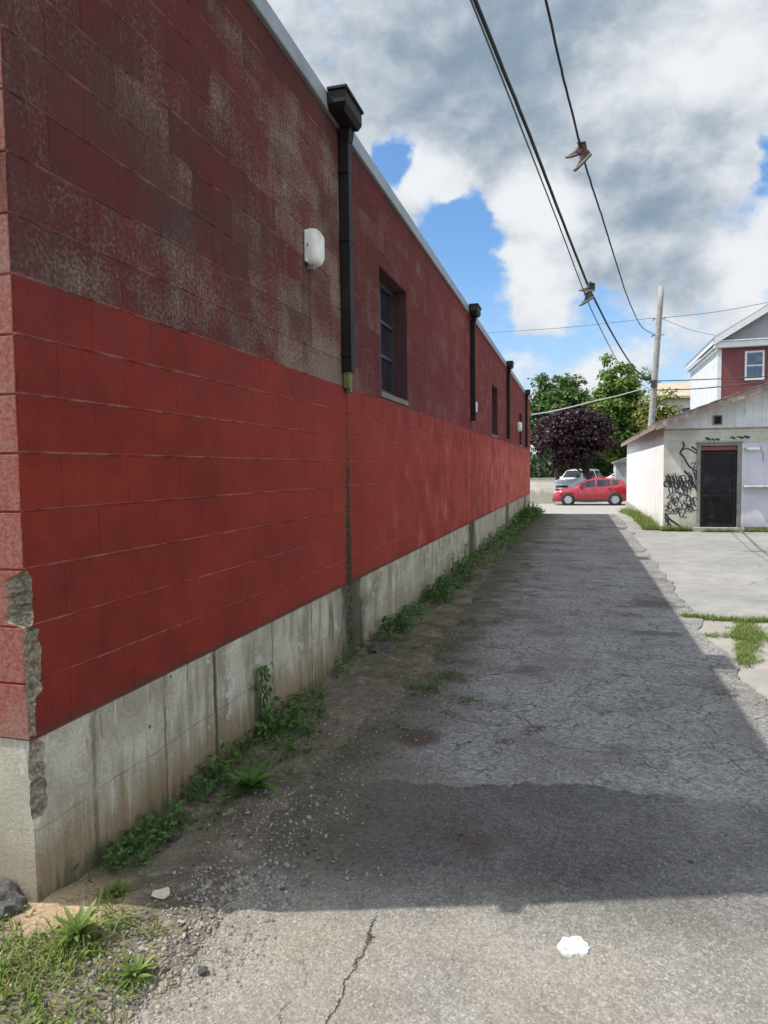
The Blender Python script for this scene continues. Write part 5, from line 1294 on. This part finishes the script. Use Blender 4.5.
plant('dandelion', 'bright sunlit rosette of long leaves in front of the building corner', (-1.60, 1.90, z), M_GRASS, 'weed', [(R_(.0, .03), i * 2.399, R_(.25, 1.15), R_(.07, .13), R_(.014, .024), R_(.5, 1.1)) for i in range(34)])
plant('plantain_weed', 'small sunlit leafy weed at the asphalt edge in the gravel', (-1.35, 1.84, ground_h(-1.35, 1.84)), M_GRASS, 'weed', [(R_(.0, .02), i * 2.399, R_(.2, 1.1), R_(.05, .09), R_(.012, .02), R_(.5, 1.1)) for i in range(24)])
plant('corner_weed', 'small bright weed right at the shadow edge near the building corner', (-1.66, 2.18, ground_h(-1.66, 2.18)), M_GRASS, 'weed', [(R_(.0, .02), i * 2.399, R_(.2, 1.1), R_(.04, .07), R_(.012, .02), R_(.4, .9)) for i in range(18)])
def vine():
    loc = (WX + .01, 3.82, .02); B = root('climbing_vine', loc, 'small green vine climbing the concrete foundation', 'vine'); st = MB(); lf = MB(); random.seed(43)
    for k in range(3):
        P = [Vector((WX + .006, 3.80 + k * .03 - .03, .0))]
        for i in range(7): P.append(Vector((WX + .008 + R_(0, .02), P[-1].y + R_(-.025, .035), P[-1].z + R_(.045, .075))))
        st = MB(); st.tube(P, .004, 5); st.build('stem', M_WEED, B)
        for p in P[1:]:
            for q in range(5):
                d = Vector((R_(.0, .4), R_(-1, 1), R_(-.9, .4))); leaf_quad(lf, p + Vector((R_(.005, .05), R_(-.04, .04), R_(-.03, .03))), d, Vector((1, R_(-.5, .5), R_(.1, .8))), R_(.035, .06), R_(.025, .04))
    lf.build('leaves', M_WEED, B)
vine()
def tall_weed(name, label, x, y, h, n, seed):
    random.seed(seed); z = gh(x, y); B = root(name, (x, y, z), label, 'weed'); st = MB(); lf = MB()
    for k in range(n):
        bx, by = x + R_(-.14, .14), y + R_(-.3, .3); hh = h * R_(.55, 1.05); lx, ly = R_(.0, .18), R_(-.15, .15)
        P = [Vector((bx + lx * t, by + ly * t, z + hh * t)) for t in (0, .35, .7, 1.)]; st = MB(); st.tube(P, [.006, .005, .004, .002], 4); st.build('stem', M_WEED, B)
        for i in range(16):
            t = R_(.15, 1.); p = Vector((bx + lx * t, by + ly * t, z + hh * t)); strip_leaf(lf, p, hdir(R_(0, 6.28), R_(.0, .8)), R_(.06, .13) * (1.25 - .5 * t), R_(.02, .038), R_(.3, .9), n=3)
    lf.build('leaves', M_WEED, B)
tall_weed('tall_weed', 'tall leafy weed clump against the foundation before the second downspout', -1.68, 10.0, .52, 9, 51)
tall_weed('tall_weed', 'shorter leafy weed clump against the foundation, nearer than the tall clump', -1.70, 8.55, .34, 7, 52)
tall_weed('bush_weed', 'bushy weeds at the far end of the red wall', -1.66, 21.2, .62, 22, 53)
tall_weed('bush_weed', 'last bushy weeds at the far corner of the red building', -1.62, 24.3, .55, 18, 54)
tall_weed('seedling_weed', 'small leafy seedlings at the wall foot just beyond the first downspout', -1.72, 6.55, .2, 6, 55)

# gravel
def m_stone():
    t, done = material('gravel_stone'); r = t.island(); p = t.pos()
    c = t.mix(r, (.10, .09, .08), (.30, .275, .235)); c = t.mix(t.ss(t.m('FRACT', t.mul(r, 7.3)), .75, .95), c, (.26, .19, .14))
    return done(t.val(c, t.ss(t.noise(p, 120, 3), .3, .7, .8, 1.2)), .9)
M_STONE = m_stone()
ICO = None
def ico():
    global ICO
    if ICO is None:
        bm = bmesh.new(); bmesh.ops.create_icosphere(bm, subdivisions=1, radius=1.0); bm.verts.ensure_lookup_table()
        ICO = ([v.co.copy() for v in bm.verts], [tuple(v.index for v in f.verts) for f in bm.faces]); bm.free()
    return ICO
def stone(mb, c, r):
    vs, fs = ico(); q = Matrix.Rotation(R_(0, 6.28), 3, rand_dir()); sx, sy, sz = R_(.7, 1.25), R_(.6, 1.0), R_(.4, .75)
    mb.add([Vector(c) + q @ Vector((v.x * sx * r * R_(.82, 1.12), v.y * sy * r * R_(.82, 1.12), v.z * sz * r)) for v in vs], fs)
def gravel():
    random.seed(61); m = MB()
    for k in range(2600):
        y = R_(1.5, 2.5) if k % 9 else R_(2.4, 3.2); e = edge_x(y); x = e + random.gauss(-.13, .13)
        if x > e + .14 or x < WX + .03: continue
        z = max(ground_h(x, y), gz(y) - .002); r = R_(.004, .011) * (1.5 if random.random() < .08 else 1); stone(m, (x, y, z + r * .2), r)
    for k in range(900):
        y = R_(2.4, 7.0); e = edge_x(y); x = random.gauss(e - .05, .24)
        if x < WX + .03: continue
        z = max(ground_h(x, y), gz(y)); r = R_(.003, .009) * (1.6 if random.random() < .06 else 1); stone(m, (x, y, z + r * .25), r)
    for k in range(700):
        x, y = R_(-1.1, 1.0), R_(1.5, 6.0); r = R_(.002, .0045); stone(m, (x, y, gz(y) + r * .2), r)
    for k in range(500):
        x, y = R_(-2.6, -1.3), R_(1.4, 2.0); r = R_(.004, .013); stone(m, (x, y, ground_h(x, y) + r * .2), r)
    o = m.build('gravel', M_STONE); tag(o, 'loose grey gravel along the edge of the asphalt', 'gravel', None, 'stuff')
    lit = MB()
    for k in range(700):
        y = R_(2.35, 7.5); x = random.gauss(edge_x(y) - .12, .22)
        if x < WX + .03: continue
        z = max(ground_h(x, y), gz(y)) + R_(.003, .008); n_ = (UP + rand_dir() * .5).normalized(); d = hdir(R_(0, 6.28), 0); leaf_quad(lit, Vector((x, y, z)), d - n_ * d.dot(n_), n_, R_(.012, .035), R_(.008, .02))
    o = lit.build('leaf_litter', m_leaf('dead_leaves', (.075, .045, .025), (.17, .12, .075), .1)); tag(o, 'dead brown leaves and bits scattered over the dirt strip', 'leaf litter', None, 'stuff')
gravel()
def lump(name, label, cat, c, r, mat, seed, flat=.6):
    random.seed(seed); bm = bmesh.new(); bmesh.ops.create_icosphere(bm, subdivisions=3, radius=1.0); m = MB()
    vs = [v.co * (1 + .42 * fb(v.co.x * 1.5 + seed, v.co.y * 1.5, v.co.z * 1.5, 5) + .10 * fb(v.co.x * 5, v.co.y * 5, v.co.z * 5 + seed, 2)) for v in bm.verts]; bm.verts.ensure_lookup_table()
    fs = [tuple(v.index for v in f.verts) for f in bm.faces]; bm.free()
    m.add([(c[0] + v.x * r[0], c[1] + v.y * r[1], c[2] + v.z * r[2] * 1.0) for v in vs], fs); o = m.build(name, mat, None); tag(o, label, cat); return o
M_TAR = simple('broken_asphalt_lump', (.075, .07, .064), .95, 0, .5, 40, .9, (.2, .18, .16))
M_ROCK = simple('dark_rock', (.06, .058, .05), .9, 0, .4, 30, .7)
lump('asphalt_chunk', 'broken dark asphalt lump against the building corner at the left edge', 'rubble', (-2.04, 1.98, .05), (.15, .08, .085), M_TAR, 3)
lump('rock', 'flat rock darkened like the shadowed hole at the wall foot beside the first downspout stain', 'rock', (-1.71, 5.95, .0), (.12, .16, .075), M_ROCK, 5)  # dark colour stands for the shadowed hole around the flat rock
lump('stone', 'small grey stone in the gravel at the asphalt edge', 'stone', (-1.16, 1.93, .012), (.018, .014, .012), M_ROCK, 8)
lump('stone', 'dark grey stone lying in the weeds by the foundation', 'stone', (-1.70, 2.62, .03), (.035, .03, .025), M_ROCK, 9)
def debris():
    m = MB(); random.seed(71); c = Vector((-1.50, 2.215, ground_h(-1.5, 2.215) + .012)); P = [c + Vector((.048 * math.cos(a) * R_(.6, 1.2), .026 * math.sin(a) * R_(.7, 1.2), .006 * math.sin(a * 2))) for a in [k * .7 for k in range(9)]]
    m.prism(P, (.002, .004, .009)); o = m.build('wood_scrap', simple('pale_wood_scrap', (.50, .43, .31), .85, 0, .2, 20, .4)); tag(o, 'pale flat scrap lying at the shadow edge near the corner', 'scrap')
    m = MB(); c = Vector((-.022, 2.357, .0)); n = 44; top = []; bot = []
    for k in range(n):
        a = 2 * math.pi * k / n; r = 1 + .34 * fb(math.cos(a) * 1.3, math.sin(a) * 1.3, 4, 4) + .10 * fb(a * 3, 2); x, y = c.x + .046 * r * math.cos(a) + .004 * math.sin(3 * a), c.y + .052 * r * math.sin(a); z = .006 * fb(x * 1.6, y * 1.6, 9) + .0022 * fb(x * 11, y * 11, 5)
        top.append((x, y, z + .006)); bot.append((x * 1.0 + (x - c.x) * .06, y + (y - c.y) * .06, z - .004))
    m.add(top + bot, [tuple(range(n))] + [(i, n + i, n + (i + 1) % n, (i + 1) % n) for i in range(n)])
    o = m.build('paint_splash', simple('spilled_white_paint', (.50, .50, .485), .85, 0, .22, 45, .6, (.33, .31, .27))); tag(o, 'white blob of spilled paint on the sunlit asphalt', 'paint spill')
debris()
